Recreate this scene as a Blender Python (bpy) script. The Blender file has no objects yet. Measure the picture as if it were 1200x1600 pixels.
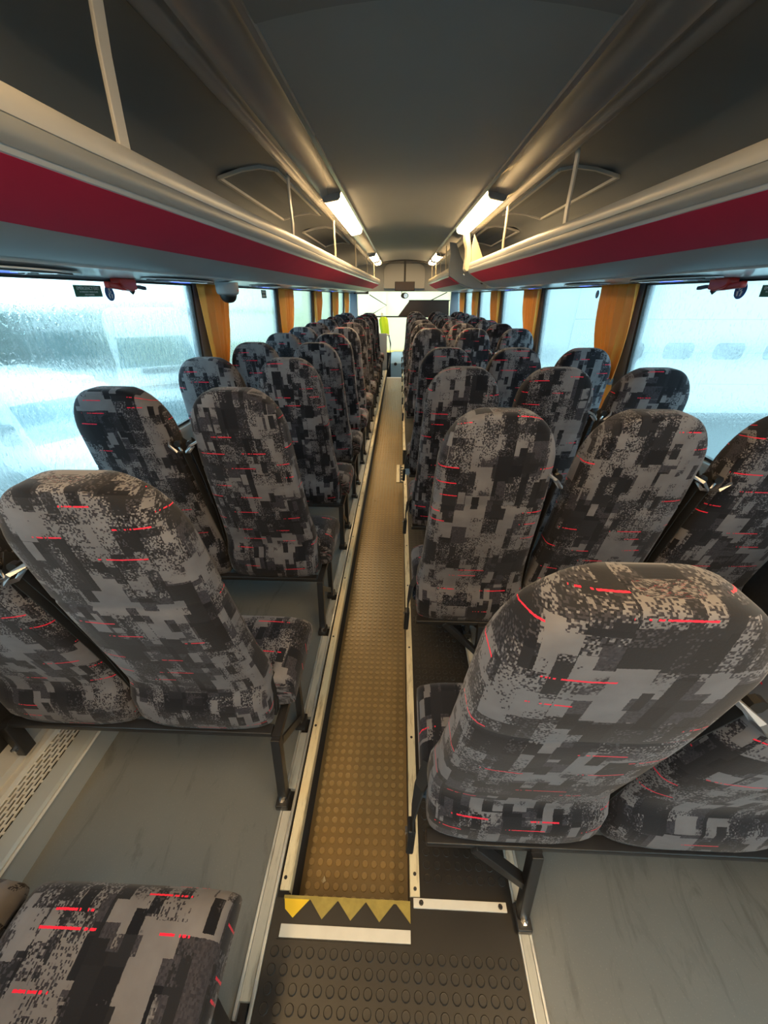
import bpy, math, random
from mathutils import Vector, Matrix
R = math.radians
random.seed(7)
SC = bpy.context.scene
COL = SC.collection

# ------------------------------------------------------------------ camera
CAM_Z = 1.37
cd = bpy.data.cameras.new('camera'); cam = bpy.data.objects.new('camera', cd); COL.objects.link(cam)
cd.sensor_fit = 'HORIZONTAL'; cd.sensor_width = 36.0; cd.lens = 36.0 * 601.0 / 1200.0
cd.clip_start = 0.03; cd.clip_end = 300
cam.location = (0, 0, CAM_Z); cam.rotation_euler = (R(90 - 29.353), 0, R(2.159))
SC.camera = cam

# ------------------------------------------------------------------ sky (flat overcast) and exposure
W = bpy.data.worlds.new('overcast'); SC.world = W; W.use_nodes = True
bg = W.node_tree.nodes['Background']
bg.inputs['Color'].default_value = (0.72, 0.90, 1.0, 1); bg.inputs['Strength'].default_value = 2.7
SC.view_settings.view_transform = 'Standard'; SC.view_settings.look = 'None'
SC.view_settings.gamma = 1.0; SC.view_settings.use_curve_mapping = False
SC.view_settings.exposure = 0.70
SC.cycles.max_bounces = 7; SC.cycles.diffuse_bounces = 4; SC.cycles.glossy_bounces = 3; SC.cycles.transmission_bounces = 6; SC.cycles.transparent_max_bounces = 10
LAMP_STRENGTH = 26.0

# ------------------------------------------------------------------ node helpers
class NT:
    def __init__(s, name):
        s.m = bpy.data.materials.new(name); s.m.use_nodes = True
        s.t = s.m.node_tree; s.t.nodes.clear()
        s.out = s.n('ShaderNodeOutputMaterial')
    def n(s, kind, **kw):
        nd = s.t.nodes.new(kind)
        for k, v in kw.items(): setattr(nd, k, v)
        return nd
    def put(s, inp, v):
        if isinstance(v, bpy.types.NodeSocket): s.t.links.new(v, inp)
        elif isinstance(v, (tuple, list)) and len(v) == 3 and inp.type == 'RGBA': inp.default_value = (*v, 1)
        else: inp.default_value = v
    def math(s, op, a, b=None, c=None, clamp=False):
        nd = s.n('ShaderNodeMath', operation=op, use_clamp=clamp)
        for i, v in enumerate((a, b, c)):
            if v is not None: s.put(nd.inputs[i], v)
        return nd.outputs[0]
    def mix(s, f, a, b):
        nd = s.n('ShaderNodeMix', data_type='RGBA')
        s.put(nd.inputs[0], f); s.put(nd.inputs[6], a); s.put(nd.inputs[7], b)
        return nd.outputs[2]
    def xyz(s, x, y, z=0.0):
        nd = s.n('ShaderNodeCombineXYZ')
        for i, v in enumerate((x, y, z)): s.put(nd.inputs[i], v)
        return nd.outputs[0]
    def sep(s, v):
        nd = s.n('ShaderNodeSeparateXYZ'); s.put(nd.inputs[0], v); return nd.outputs
    def white(s, v):
        nd = s.n('ShaderNodeTexWhiteNoise', noise_dimensions='3D'); s.put(nd.inputs[0], v); return nd.outputs[0]
    def noise(s, v, scale, detail=2, rough=0.5, dist=0.0):
        nd = s.n('ShaderNodeTexNoise')
        s.put(nd.inputs['Vector'], v); nd.inputs['Scale'].default_value = scale
        nd.inputs['Detail'].default_value = detail; nd.inputs['Roughness'].default_value = rough
        nd.inputs['Distortion'].default_value = dist
        return nd.outputs[0]
    def ramp(s, f, lo, hi):
        nd = s.n('ShaderNodeMapRange'); s.put(nd.inputs[0], f); nd.inputs[1].default_value = lo; nd.inputs[2].default_value = hi
        nd.clamp = True
        return nd.outputs[0]
    def obj(s): return s.n('ShaderNodeTexCoord').outputs['Object']
    def uv(s): return s.n('ShaderNodeTexCoord').outputs['UV']
    def pos(s): return s.n('ShaderNodeNewGeometry').outputs['Position']
    def scale(s, v, sc):
        nd = s.n('ShaderNodeVectorMath', operation='MULTIPLY'); s.put(nd.inputs[0], v); nd.inputs[1].default_value = sc
        return nd.outputs[0]
    def bump(s, h, strength=0.3, dist=0.002):
        nd = s.n('ShaderNodeBump'); s.put(nd.inputs['Height'], h)
        nd.inputs['Strength'].default_value = strength; nd.inputs['Distance'].default_value = dist
        return nd.outputs[0]
    def bsdf(s, color, rough=0.5, metal=0.0, normal=None, **kw):
        p = s.n('ShaderNodeBsdfPrincipled')
        s.put(p.inputs['Base Color'], color); s.put(p.inputs['Roughness'], rough); s.put(p.inputs['Metallic'], metal)
        if normal is not None: s.put(p.inputs['Normal'], normal)
        for k, v in kw.items(): s.put(p.inputs[k.replace('_', ' ')], v)
        return p.outputs[0]
    def done(s, sh): s.t.links.new(sh, s.out.inputs[0]); return s.m

def mat_plain(name, col, rough=0.5, metal=0.0, vary=0.12, vscale=14, grain=0.0, gscale=400, **kw):
    t = NT(name); v = t.obj()
    n = t.noise(v, vscale, 4)
    dark = tuple(c * (1 - vary) for c in col); lite = tuple(min(1, c * (1 + vary)) for c in col)
    c = t.mix(n, dark, lite)
    nm = t.bump(t.noise(v, gscale, 2), grain, 0.0006) if grain else None
    return t.done(t.bsdf(c, rough, metal, nm, **kw))

def mat_emit(name, col, strength):
    t = NT(name)
    e = t.n('ShaderNodeEmission'); t.put(e.inputs[0], col); e.inputs[1].default_value = strength
    return t.done(e.outputs[0])

def mat_moquette():
    t = NT('moquette'); uv = t.sep(t.uv())
    rnd = t.n('ShaderNodeObjectInfo').outputs['Random']
    wob = t.math('MULTIPLY', t.math('SUBTRACT', t.noise(t.uv(), 260, 1), 0.5), 0.0022)
    u = t.math('ADD', t.math('ADD', uv[0], t.math('MULTIPLY', rnd, 37.3)), wob)
    v = t.math('ADD', t.math('ADD', uv[1], t.math('MULTIPLY', rnd, 11.7)), wob)
    def cells(cu, cv, seed, stagger=1.0):
        c = t.math('FLOOR', t.math('DIVIDE', u, cu))
        r = t.white(t.xyz(c, seed, 3.1))
        w = t.math('FLOOR', t.math('ADD', t.math('DIVIDE', v, cv), t.math('MULTIPLY', r, stagger)))
        return t.white(t.xyz(c, w, seed))
    a = cells(0.046, 0.074, 1.3); b = cells(0.071, 0.135, 5.7); d = cells(0.021, 0.050, 9.1); e = cells(0.105, 0.062, 2.2)
    spk = t.white(t.xyz(t.math('FLOOR', t.math('DIVIDE', u, 0.0026)), t.math('FLOOR', t.math('DIVIDE', v, 0.0034)), 4.0))
    soft = t.noise(t.xyz(u, v, 0.0), 16, 3)
    # tone 0..1 from three overlapping block layers
    tone = t.math('ADD', t.math('MULTIPLY', a, 0.42), t.math('ADD', t.math('MULTIPLY', b, 0.40), t.math('MULTIPLY', e, 0.18)))
    tone = t.math('ADD', tone, t.math('MULTIPLY', t.math('GREATER_THAN', d, 0.86), 0.30))
    tone = t.math('SUBTRACT', tone, t.math('MULTIPLY', t.math('LESS_THAN', d, 0.12), 0.35))
    amp = t.math('MULTIPLY', t.math('GREATER_THAN', cells(0.08, 0.12, 8.8), 0.45), 0.36)
    tone = t.math('ADD', tone, t.math('MULTIPLY', t.math('SUBTRACT', spk, 0.5), t.math('ADD', amp, 0.05)))
    tone = t.math('ADD', tone, t.math('MULTIPLY', t.math('SUBTRACT', soft, 0.5), 0.35))
    lite = t.ramp(tone, 0.585, 0.615)
    mid = t.ramp(tone, 0.44, 0.46)
    dark = t.mix(t.white(t.xyz(a, b, 1.0)), (0.006, 0.006, 0.009), (0.016, 0.016, 0.020))
    gmid = t.mix(spk, (0.022, 0.021, 0.028), (0.042, 0.040, 0.050))
    glit = t.mix(soft, (0.090, 0.087, 0.098), (0.190, 0.182, 0.193))
    c = t.mix(lite, t.mix(mid, dark, gmid), glit)
    # red woven dashes
    rv = t.math('DIVIDE', v, 0.058); row = t.math('FLOOR', rv); fr = t.math('FRACT', rv)
    ro = t.white(t.xyz(row, 7.7, 0.0))
    cu_ = t.math('ADD', t.math('DIVIDE', u, 0.16), ro); cc = t.math('FLOOR', cu_); fu = t.math('FRACT', cu_)
    on = t.math('GREATER_THAN', t.white(t.xyz(cc, row, 6.0)), 0.56)
    yoff = t.math('ADD', 0.15, t.math('MULTIPLY', t.white(t.xyz(cc, row, 2.0)), 0.7))
    line = t.math('LESS_THAN', t.math('ABSOLUTE', t.math('SUBTRACT', fr, yoff)), 0.030)
    dash = t.math('LESS_THAN', fu, t.math('ADD', 0.30, t.math('MULTIPLY', t.white(t.xyz(cc, row, 3.0)), 0.35)))
    fade = t.math('GREATER_THAN', t.math('ADD', t.math('MULTIPLY', fu, 2.6), 0.25), t.white(t.xyz(t.math('FLOOR', t.math('DIVIDE', u, 0.003)), row, 1.0)))
    red = t.math('MULTIPLY', t.math('MULTIPLY', on, line), t.math('MULTIPLY', dash, fade))
    c = t.mix(red, c, (0.75, 0.02, 0.055))
    h = t.math('ADD', spk, t.math('MULTIPLY', lite, 0.8))
    nm = t.bump(h, 0.25, 0.0008)
    return t.done(t.bsdf(c, 0.92, 0, nm, Specular_IOR_Level=0.15, Sheen_Weight=0.12, Sheen_Roughness=0.5, Sheen_Tint=(0.95, 0.95, 1.0)))

def mat_pane(name, wet, streak=True, haze=0.10, tint=(0.80, 0.955, 0.985)):
    t = NT(name); p = t.pos()
    v = t.scale(p, (1, 26, 7) if streak else (1, 40, 40))
    n = t.noise(v, 2.2 if streak else 1.6, 5, 0.62, 0.6)
    dr = t.noise(t.scale(p, (1, 1, 0.55)), 95, 2, 0.5)
    h = t.math('ADD', n, t.math('MULTIPLY', t.ramp(dr, 0.58, 0.70), 0.6 if not streak else 0.35))
    nm = t.bump(h, 1.0, 0.0022 if streak else 0.0012)
    rf = t.n('ShaderNodeBsdfRefraction'); rf.inputs['IOR'].default_value = 1.12; rf.inputs['Roughness'].default_value = 0.03
    t.put(rf.inputs['Color'], tint); t.put(rf.inputs['Normal'], nm)
    tr = t.n('ShaderNodeBsdfTransparent'); t.put(tr.inputs[0], tint)
    hz = t.n('ShaderNodeBsdfTranslucent'); t.put(hz.inputs[0], (0.9, 0.95, 0.95))
    gl = t.n('ShaderNodeBsdfGlossy'); gl.inputs['Roughness'].default_value = 0.06; t.put(gl.inputs['Normal'], t.bump(h, 0.15, 0.004))
    m1 = t.n('ShaderNodeMixShader'); m1.inputs[0].default_value = wet
    t.t.links.new(tr.outputs[0], m1.inputs[1]); t.t.links.new(rf.outputs[0], m1.inputs[2])
    m2 = t.n('ShaderNodeMixShader'); m2.inputs[0].default_value = haze
    t.t.links.new(m1.outputs[0], m2.inputs[1]); t.t.links.new(hz.outputs[0], m2.inputs[2])
    m3 = t.n('ShaderNodeMixShader'); m3.inputs[0].default_value = 0.04
    t.t.links.new(m2.outputs[0], m3.inputs[1]); t.t.links.new(gl.outputs[0], m3.inputs[2])
    return t.done(m3.outputs[0])

def mat_lino():
    t = NT('grey_lino'); p = t.pos()
    n = t.noise(p, 3.0, 5, 0.6); fine = t.noise(p, 260, 2)
    c = t.mix(n, (0.112, 0.120, 0.119), (0.175, 0.184, 0.182))
    c = t.mix(t.math('MULTIPLY', t.ramp(fine, 0.62, 0.75), 0.35), c, (0.27, 0.28, 0.265))
    # scuffs and damp marks dragged along the floor
    st = t.noise(t.scale(p, (6.0, 1.6, 1)), 2.3, 5, 0.68, 1.2)
    c = t.mix(t.math('MULTIPLY', t.ramp(st, 0.56, 0.68), 0.45), c, (0.062, 0.067, 0.062))
    sc_ = t.noise(t.scale(p, (30, 4, 1)), 3.0, 3, 0.6, 0.5)
    c = t.mix(t.math('MULTIPLY', t.ramp(sc_, 0.66, 0.74), 0.25), c, (0.06, 0.064, 0.058))
    return t.done(t.bsdf(c, t.math('ADD', 0.34, t.math('MULTIPLY', n, 0.25)), 0, t.bump(fine, 0.1, 0.0006)))

def mat_rubber(name, col, col2, rough):
    t = NT(name); p = t.pos()
    n = t.noise(p, 5.0, 5, 0.65, 0.5); f = t.noise(p, 150, 3)
    c = t.mix(n, col, col2)
    sp = t.noise(t.scale(p, (1, 1, 1)), 17, 4, 0.7)
    c = t.mix(t.math('MULTIPLY', t.ramp(sp, 0.66, 0.74), 0.5), c, tuple(x * 0.35 for x in col))
    return t.done(t.bsdf(c, t.math('ADD', rough, t.math('MULTIPLY', n, 0.22)), 0, t.bump(f, 0.12, 0.0006)))

def mat_metalstrip(name, col, dirt, rough=0.45, metal=0.0):
    t = NT(name); p = t.pos()
    n = t.noise(t.scale(p, (8, 1.2, 1)), 6, 5, 0.7)
    c = t.mix(t.ramp(n, 0.52, 0.72), col, dirt)
    return t.done(t.bsdf(c, rough, metal))

M = {}
M['moq'] = mat_moquette()
M['pane_wet'] = mat_pane('wet_pane_streaked', 0.55, True, 0.03)
M['pane_drop'] = mat_pane('wet_pane_drops', 0.45, False, 0.04)
M['pane_front'] = mat_pane('windscreen_glass', 0.30, True, 0.04, (0.95, 0.97, 0.93))
M['lino'] = mat_lino()
M['rub_aisle'] = mat_rubber('aisle_rubber', (0.16, 0.112, 0.050), (0.27, 0.19, 0.088), 0.24)
M['rub_dark'] = mat_rubber('dark_rubber', (0.014, 0.013, 0.0125), (0.026, 0.0235, 0.022), 0.30)
M['rub_stud'] = mat_rubber('aisle_rubber_worn_tops', (0.24, 0.17, 0.078), (0.38, 0.27, 0.125), 0.20)
M['strip'] = mat_metalstrip('painted_edge_strip', (0.74, 0.65, 0.44), (0.36, 0.28, 0.16))
M['track'] = mat_metalstrip('aluminium_track', (0.62, 0.63, 0.62), (0.25, 0.24, 0.22), 0.38, 0.6)
M['insert'] = mat_metalstrip('track_insert', (0.46, 0.44, 0.38), (0.20, 0.18, 0.14), 0.6)
M['steel_dark'] = mat_plain('black_steel', (0.018, 0.018, 0.020), 0.38, 0.0, 0.3, 30, 0.1)
M['chrome'] = mat_plain('bright_steel', (0.72, 0.72, 0.74), 0.22, 1.0, 0.05)
M['steel_grey'] = mat_plain('dull_steel', (0.40, 0.40, 0.42), 0.38, 0.9, 0.08)
M['black'] = mat_plain('black_plastic', (0.012, 0.012, 0.013), 0.35, 0, 0.2)
M['rubber_seal'] = mat_plain('black_seal', (0.010, 0.011, 0.012), 0.55, 0, 0.2)
M['belt'] = mat_plain('belt_webbing', (0.011, 0.011, 0.012), 0.7, 0, 0.2, 60, 0.3, 900)
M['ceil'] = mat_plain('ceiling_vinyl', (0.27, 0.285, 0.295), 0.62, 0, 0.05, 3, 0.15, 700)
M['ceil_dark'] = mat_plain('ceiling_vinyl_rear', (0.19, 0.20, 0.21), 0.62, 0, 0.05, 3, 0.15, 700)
M['channel'] = mat_plain('glossy_grey_plastic', (0.25, 0.25, 0.255), 0.20, 0.35, 0.06, 5)
M['rackceil'] = mat_plain('rack_lining', (0.235, 0.248, 0.258), 0.42, 0, 0.08, 4)
M['lip'] = mat_plain('rack_lip_plastic', (0.62, 0.60, 0.56), 0.36, 0, 0.05, 6)
M['cream'] = mat_plain('cream_plastic', (0.60, 0.53, 0.38), 0.42, 0, 0.06, 6)
M['red'] = mat_plain('crimson_fabric', (0.58, 0.010, 0.060), 0.8, 0, 0.14, 5, 0.3, 900)
M['grey'] = mat_plain('grey_plastic', (0.30, 0.32, 0.335), 0.45, 0, 0.06, 6)
M['under'] = mat_plain('pale_gloss_plastic', (0.62, 0.65, 0.66), 0.20, 0, 0.05, 5)
M['pillar'] = mat_plain('pillar_trim', (0.16, 0.19, 0.23), 0.5, 0, 0.08)
M['wall_dark'] = mat_plain('dark_wall_carpet', (0.022, 0.023, 0.027), 0.95, 0, 0.3, 60, 0.5, 500)
M['sill'] = mat_plain('sill_plastic', (0.36, 0.39, 0.40), 0.4, 0, 0.06)
M['duct'] = mat_plain('duct_metal', (0.42, 0.45, 0.46), 0.38, 0.3, 0.08, 8)
M['grille'] = mat_plain('grille_metal', (0.66, 0.67, 0.66), 0.4, 0.2, 0.06)
def mat_cloth(name, c0, c1):
    t = NT(name); p = t.obj(); n = t.noise(t.scale(p, (3, 3, 1)), 3, 3)
    c = t.mix(n, c0, c1)
    d = t.bsdf(c, 0.40, 0, t.bump(t.noise(p, 900, 2), 0.15, 0.0005), Sheen_Weight=0.3)
    tl = t.n('ShaderNodeBsdfTranslucent'); t.put(tl.inputs[0], c)
    m = t.n('ShaderNodeMixShader'); m.inputs[0].default_value = 0.34
    t.t.links.new(d, m.inputs[1]); t.t.links.new(tl.outputs[0], m.inputs[2])
    return t.done(m.outputs[0])
M['curtain'] = mat_cloth('orange_curtain', (0.86, 0.37, 0.045), (0.95, 0.46, 0.07))
M['yellow'] = mat_plain('bright_yellow', (0.85, 0.55, 0.02), 0.5, 0, 0.08)
M['yellow_worn'] = mat_plain('worn_yellow', (0.34, 0.26, 0.06), 0.6, 0, 0.35, 70)
M['white_worn'] = mat_plain('worn_white', (0.68, 0.65, 0.58), 0.5, 0, 0.10, 30)
M['hammer'] = mat_plain('red_plastic', (0.55, 0.025, 0.015), 0.35, 0, 0.06)
M['green'] = mat_plain('green_sticker', (0.035, 0.13, 0.075), 0.5, 0, 0.05)
M['blue'] = mat_plain('blue_sticker', (0.02, 0.10, 0.30), 0.5, 0, 0.05)
M['print'] = mat_plain('white_print', (0.75, 0.78, 0.75), 0.5, 0, 0.02)
M['led'] = mat_emit('blue_led', (0.05, 0.10, 1.0), 2.2)
M['lamp'] = mat_emit('warm_lamp_diffuser', (1.0, 0.66, 0.31), LAMP_STRENGTH)
M['screen'] = mat_plain('monitor_brown', (0.030, 0.018, 0.012), 0.3, 0, 0.15)
M['bluegrey'] = mat_plain('blue_dash_plastic', (0.21, 0.36, 0.50), 0.45, 0, 0.08)
M['hivis'] = mat_plain('hi_vis_yellow', (0.62, 0.85, 0.02), 0.7, 0, 0.12, 20)
M['white_paint'] = mat_plain('white_vehicle_paint', (0.86, 0.87, 0.87), 0.3, 0, 0.02, 2)
M['glass_dark'] = mat_plain('vehicle_glass', (0.035, 0.12, 0.15), 0.35, 0, 0.15, 3)
M['tyre'] = mat_plain('tyre_rubber', (0.02, 0.02, 0.02), 0.8, 0, 0.2)
M['trimgrey'] = mat_plain('vehicle_trim', (0.08, 0.09, 0.10), 0.6, 0, 0.1)
M['orange'] = mat_plain('orange_lens', (0.85, 0.36, 0.02), 0.3, 0, 0.1)
M['lens'] = mat_plain('headlamp_lens', (0.45, 0.55, 0.58), 0.12, 0, 0.1)
M['wallpanel'] = mat_plain('white_panel', (0.74, 0.77, 0.76), 0.5, 0, 0.04, 2)
M['winpanel'] = mat_plain('grey_window_panel', (0.13, 0.15, 0.165), 0.3, 0, 0.2, 12)
M['cream_wall'] = mat_plain('cream_wall', (0.92, 0.83, 0.52), 0.7, 0, 0.06, 1)
def mat_ground():
    t = NT('wet_tarmac'); p = t.pos()
    n = t.noise(p, 0.8, 5); f = t.noise(p, 60, 3)
    c = t.mix(n, (0.085, 0.10, 0.105), (0.15, 0.17, 0.175))
    return t.done(t.bsdf(c, t.math('ADD', 0.40, t.math('MULTIPLY', n, 0.4)), 0, t.bump(f, 0.2, 0.004)))
M['ground'] = mat_ground()
def mat_hedge():
    t = NT('hedge_leaves'); p = t.pos()
    n = t.noise(p, 5, 5, 0.7); f = t.noise(p, 26, 4, 0.7)
    c = t.mix(n, (0.05, 0.085, 0.075), (0.17, 0.23, 0.21))
    return t.done(t.bsdf(c, 0.8, 0, t.bump(f, 1.0, 0.08)))
M['hedge'] = mat_hedge()

# ------------------------------------------------------------------ mesh helpers
class MB:
    def __init__(s): s.v = []; s.f = []; s.uv = {}
    def add(s, vs, fs):
        b = len(s.v); s.v += [tuple(q) for q in vs]; s.f += [tuple(i + b for i in f) for f in fs]; return s
    def box(s, x0, x1, y0, y1, z0, z1):
        vs = [(x, y, z) for z in (z0, z1) for y in (y0, y1) for x in (x0, x1)]
        return s.add(vs, [(0, 2, 3, 1), (4, 5, 7, 6), (0, 1, 5, 4), (2, 6, 7, 3), (0, 4, 6, 2), (1, 3, 7, 5)])
    def prism(s, poly, a0, a1, axis='y'):
        # poly = list of 2-d points; axis y: (x,z), axis x: (y,z), axis z: (x,y)
        n = len(poly)
        def P(q, a):
            return (q[0], a, q[1]) if axis == 'y' else (a, q[0], q[1]) if axis == 'x' else (q[0], q[1], a)
        vs = [P(q, a0) for q in poly] + [P(q, a1) for q in poly]
        fs = [(i, (i + 1) % n, n + (i + 1) % n, n + i) for i in range(n)] + [tuple(range(n))[::-1], tuple(range(n, 2 * n))]
        return s.add(vs, fs)
    def strip(s, line, th, a0, a1, axis='y', segs=1, shift=None):
        # an open 2-d profile given thickness th, extruded
        nrm = []
        for i in range(len(line)):
            p, q = line[max(i - 1, 0)], line[min(i + 1, len(line) - 1)]
            d = (q[0] - p[0], q[1] - p[1]); L = math.hypot(*d) or 1; nrm.append((-d[1] / L, d[0] / L))
        poly = list(line) + [(line[i][0] + nrm[i][0] * th, line[i][1] + nrm[i][1] * th) for i in range(len(line) - 1, -1, -1)]
        return s.prism(poly, a0, a1, axis)
    def tube(s, path, r, n=8, closed_ends=True):
        path = [Vector(p) for p in path]; rings = []
        up = Vector((0, 0, 1))
        for i, p in enumerate(path):
            d = (path[min(i + 1, len(path) - 1)] - path[max(i - 1, 0)]).normalized()
            a = d.cross(up)
            if a.length < 1e-3: a = d.cross(Vector((1, 0, 0)))
            a.normalize(); b = a.cross(d).normalized()
            rr = r[i] if isinstance(r, (list, tuple)) else r
            rings.append([p + a * (rr * math.cos(2 * math.pi * k / n)) + b * (rr * math.sin(2 * math.pi * k / n)) for k in range(n)])
        return s.loft(rings)
    def bar(s, path, w, h, side=(1, 0, 0)):
        # rectangular bar along a path; w along 'side', h along the remaining normal
        path = [Vector(p) for p in path]; side = Vector(side); rings = []
        for i, p in enumerate(path):
            d = (path[min(i + 1, len(path) - 1)] - path[max(i - 1, 0)]).normalized()
            a = (side - d * side.dot(d)).normalized(); b = d.cross(a)
            rings.append([p + a * (w / 2 * sx) + b * (h / 2 * sy) for sx, sy in ((-1, -1), (1, -1), (1, 1), (-1, 1))])
        return s.loft(rings)
    def loft(s, rings, cap=True, uvs=None):
        n = len(rings[0]); b = len(s.v)
        for r in rings: s.v += [tuple(q) for q in r]
        for j in range(len(rings) - 1):
            for i in range(n):
                k = (i + 1) % n
                f = (b + j * n + i, b + j * n + k, b + (j + 1) * n + k, b + (j + 1) * n + i)
                s.f.append(f)
                if uvs:
                    u, v = uvs
                    s.uv[len(s.f) - 1] = [(u[j][i], v[j][i]), (u[j][i + 1], v[j][i + 1 if i + 1 < n else 0]),
                                          (u[j + 1][i + 1], v[j + 1][i + 1 if i + 1 < n else 0]), (u[j + 1][i], v[j + 1][i])]
        if cap:
            s.f.append(tuple(b + i for i in range(n))[::-1]); s.f.append(tuple(b + (len(rings) - 1) * n + i for i in range(n)))
        return s
    def lathe(s, prof, c, n=16, axis='z'):
        rings = []
        for r, h in prof:
            ring = []
            for k in range(n):
                a = 2 * math.pi * k / n; x, y = r * math.cos(a), r * math.sin(a)
                q = (x, y, h) if axis == 'z' else (h, x, y) if axis == 'x' else (x, h, y)
                ring.append((c[0] + q[0], c[1] + q[1], c[2] + q[2]))
            rings.append(ring)
        return s.loft(rings)
    def build(s, name, mat, parent=None, smooth=False, bevel=0.0, bseg=2, kind=None):
        off = Vector((0, 0, 0)); p = parent
        while p is not None: off += p.location; p = p.parent
        if parent is None:
            xs, ys, zs = zip(*s.v); loc = Vector(((min(xs) + max(xs)) / 2, (min(ys) + max(ys)) / 2, min(zs)))
        else: loc = Vector((0, 0, 0))
        me = bpy.data.meshes.new(name)
        t = off + loc
        me.from_pydata([(x - t.x, y - t.y, z - t.z) for x, y, z in s.v], [], s.f)
        if s.uv:
            l = me.uv_layers.new(name='UVMap')
            for fi, poly in enumerate(me.polygons):
                if fi in s.uv:
                    for li, q in zip(poly.loop_indices, s.uv[fi]): l.data[li].uv = q
        me.validate(); me.update()
        import bmesh
        bm = bmesh.new(); bm.from_mesh(me); bmesh.ops.recalc_face_normals(bm, faces=bm.faces); bm.to_mesh(me); bm.free()
        me.materials.append(M[mat] if isinstance(mat, str) else mat)
        if smooth: me.polygons.foreach_set('use_smooth', [True] * len(me.polygons))
        o = bpy.data.objects.new(name, me); COL.objects.link(o); o.location = loc; o.parent = parent
        if bevel:
            b = o.modifiers.new('bevel', 'BEVEL'); b.width = bevel; b.segments = bseg; b.limit_method = 'ANGLE'; b.angle_limit = R(40)
            me.polygons.foreach_set('use_smooth', [True] * len(me.polygons))
            w = o.modifiers.new('wn', 'WEIGHTED_NORMAL'); w.keep_sharp = True
        if smooth == 'auto':
            try: me.set_sharp_from_angle(angle=R(35))
            except Exception: pass
        if kind: o['kind'] = kind
        return o

def tag(o, label, cat=None, group=None, kind=None):
    o['label'] = label
    if cat: o['category'] = cat
    if group: o['group'] = group
    if kind: o['kind'] = kind
    return o
def empty(name, loc, label=None, cat=None, group=None, kind=None):
    o = bpy.data.objects.new(name, None); COL.objects.link(o); o.location = loc; o.empty_display_size = 0.1
    if label: tag(o, label, cat, group, kind)
    return o
def copy_tree(o, parent=None):
    c = o.copy(); COL.objects.link(c); c.parent = parent
    for ch in list(o.children): copy_tree(ch, c)
    return c
def text_part(name, body, size, mat, parent, origin, xdir, ydir, thick=0.0006):
    cu = bpy.data.curves.new(name, 'FONT'); cu.body = body; cu.size = size; cu.extrude = thick; cu.align_x = 'CENTER'
    tmp = bpy.data.objects.new(name, cu); COL.objects.link(tmp)
    dg = bpy.context.evaluated_depsgraph_get(); me = bpy.data.meshes.new_from_object(tmp.evaluated_get(dg))
    bpy.data.objects.remove(tmp)
    xd, yd = Vector(xdir), Vector(ydir); zd = xd.cross(yd)
    off = Vector((0, 0, 0)); p = parent
    while p is not None: off += p.location; p = p.parent
    org = Vector(origin) - off
    for v in me.vertices: v.co = org + xd * v.co.x + yd * v.co.y + zd * v.co.z
    me.materials.clear(); me.materials.append(M[mat])
    o = bpy.data.objects.new(name, me); COL.objects.link(o); o.parent = parent
    return o

CX = 0.075            # centre line of the coach
YB, YF = -1.5, 10.45  # rear and front ends
AISLE_L, AISLE_R = -0.263, 0.053
AZ = -0.15            # sunken aisle level
def sx(side, d): return CX + side * d

# ------------------------------------------------------------------ floors
fl = empty('floor', (-0.1, 4.0, AZ), 'studded brown rubber floor of the sunken aisle', 'floor', kind='structure')
MB().box(AISLE_L - 0.02, AISLE_R + 0.02, 0.372, 8.55, AZ - 0.05, AZ).build('aisle_base', 'rub_aisle', fl)
def studs(x0, x1, y0, y1, z, pitch=0.0275, r=0.0098, h=0.0016, n=10):
    m = MB(); nx = int((x1 - x0) / pitch); ny = int((y1 - y0) / pitch)
    ox = x0 + ((x1 - x0) - (nx - 1) * pitch) / 2
    ca = [(math.cos(2 * math.pi * k / n), math.sin(2 * math.pi * k / n)) for k in range(n)]
    for j in range(ny):
        for i in range(nx):
            x, y = ox + i * pitch, y0 + (j + 0.5) * pitch; b = len(m.v)
            m.v += [(x + r * c, y + r * s_, z) for c, s_ in ca] + [(x + r * .86 * c, y + r * .86 * s_, z + h) for c, s_ in ca]
            m.v += [(x + r * .72 * c, y + r * .72 * s_, z + h * .8) for c, s_ in ca]
            for q in range(2):
                m.f += [(b + q * n + k, b + q * n + (k + 1) % n, b + (q + 1) * n + (k + 1) % n, b + (q + 1) * n + k) for k in range(n)]
            m.f.append(tuple(b + 2 * n + k for k in range(n)))
    return m
studs(AISLE_L + 0.006, AISLE_R - 0.004, 0.40, 8.5, AZ, h=0.0026).build('studs', 'rub_stud', fl, kind='stuff')
MB().box(AISLE_L - 0.01, AISLE_R + 0.01, 8.49, 8.56, AZ - 0.02, AZ + 0.004).build('edge_strip', 'white_worn', fl)
# entrance well floor ahead of the aisle and the emergency exit well
MB().box(-1.2, 1.35, 8.55, YF, -0.75, -0.70).build('entrance_floor', 'rub_dark', fl)
MB().box(AISLE_R - 0.02, 1.33, 3.10, 3.72, -0.45, -0.40).build('exit_well_floor', 'rub_dark', fl)

fr_ = empty('floor_rear', (0.0, 0.0, -0.15), 'dark studded rubber floor in front of the yellow-toothed step', 'floor', kind='structure')
MB().box(-0.295, 0.318, YB, 0.372, -0.20, 0.0).build('rear_base', 'rub_dark', fr_)
MB().box(0.053, 0.318, 0.372, 3.10, -0.20, 0.0).build('side_base', 'rub_dark', fr_)
MB().box(0.053, 0.318, 3.72, 8.5, -0.20, 0.0).build('side_base', 'rub_dark', fr_)
studs(-0.292, 0.316, -0.5345, 0.2925, 0.0, 0.0285, 0.0104, 0.0015).build('studs', 'rub_dark', fr_, kind='stuff')
studs(0.085, 0.316, 0.41, 3.05, 0.0, 0.0285, 0.0104, 0.0015).build('studs', 'rub_dark', fr_, kind='stuff')
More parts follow.
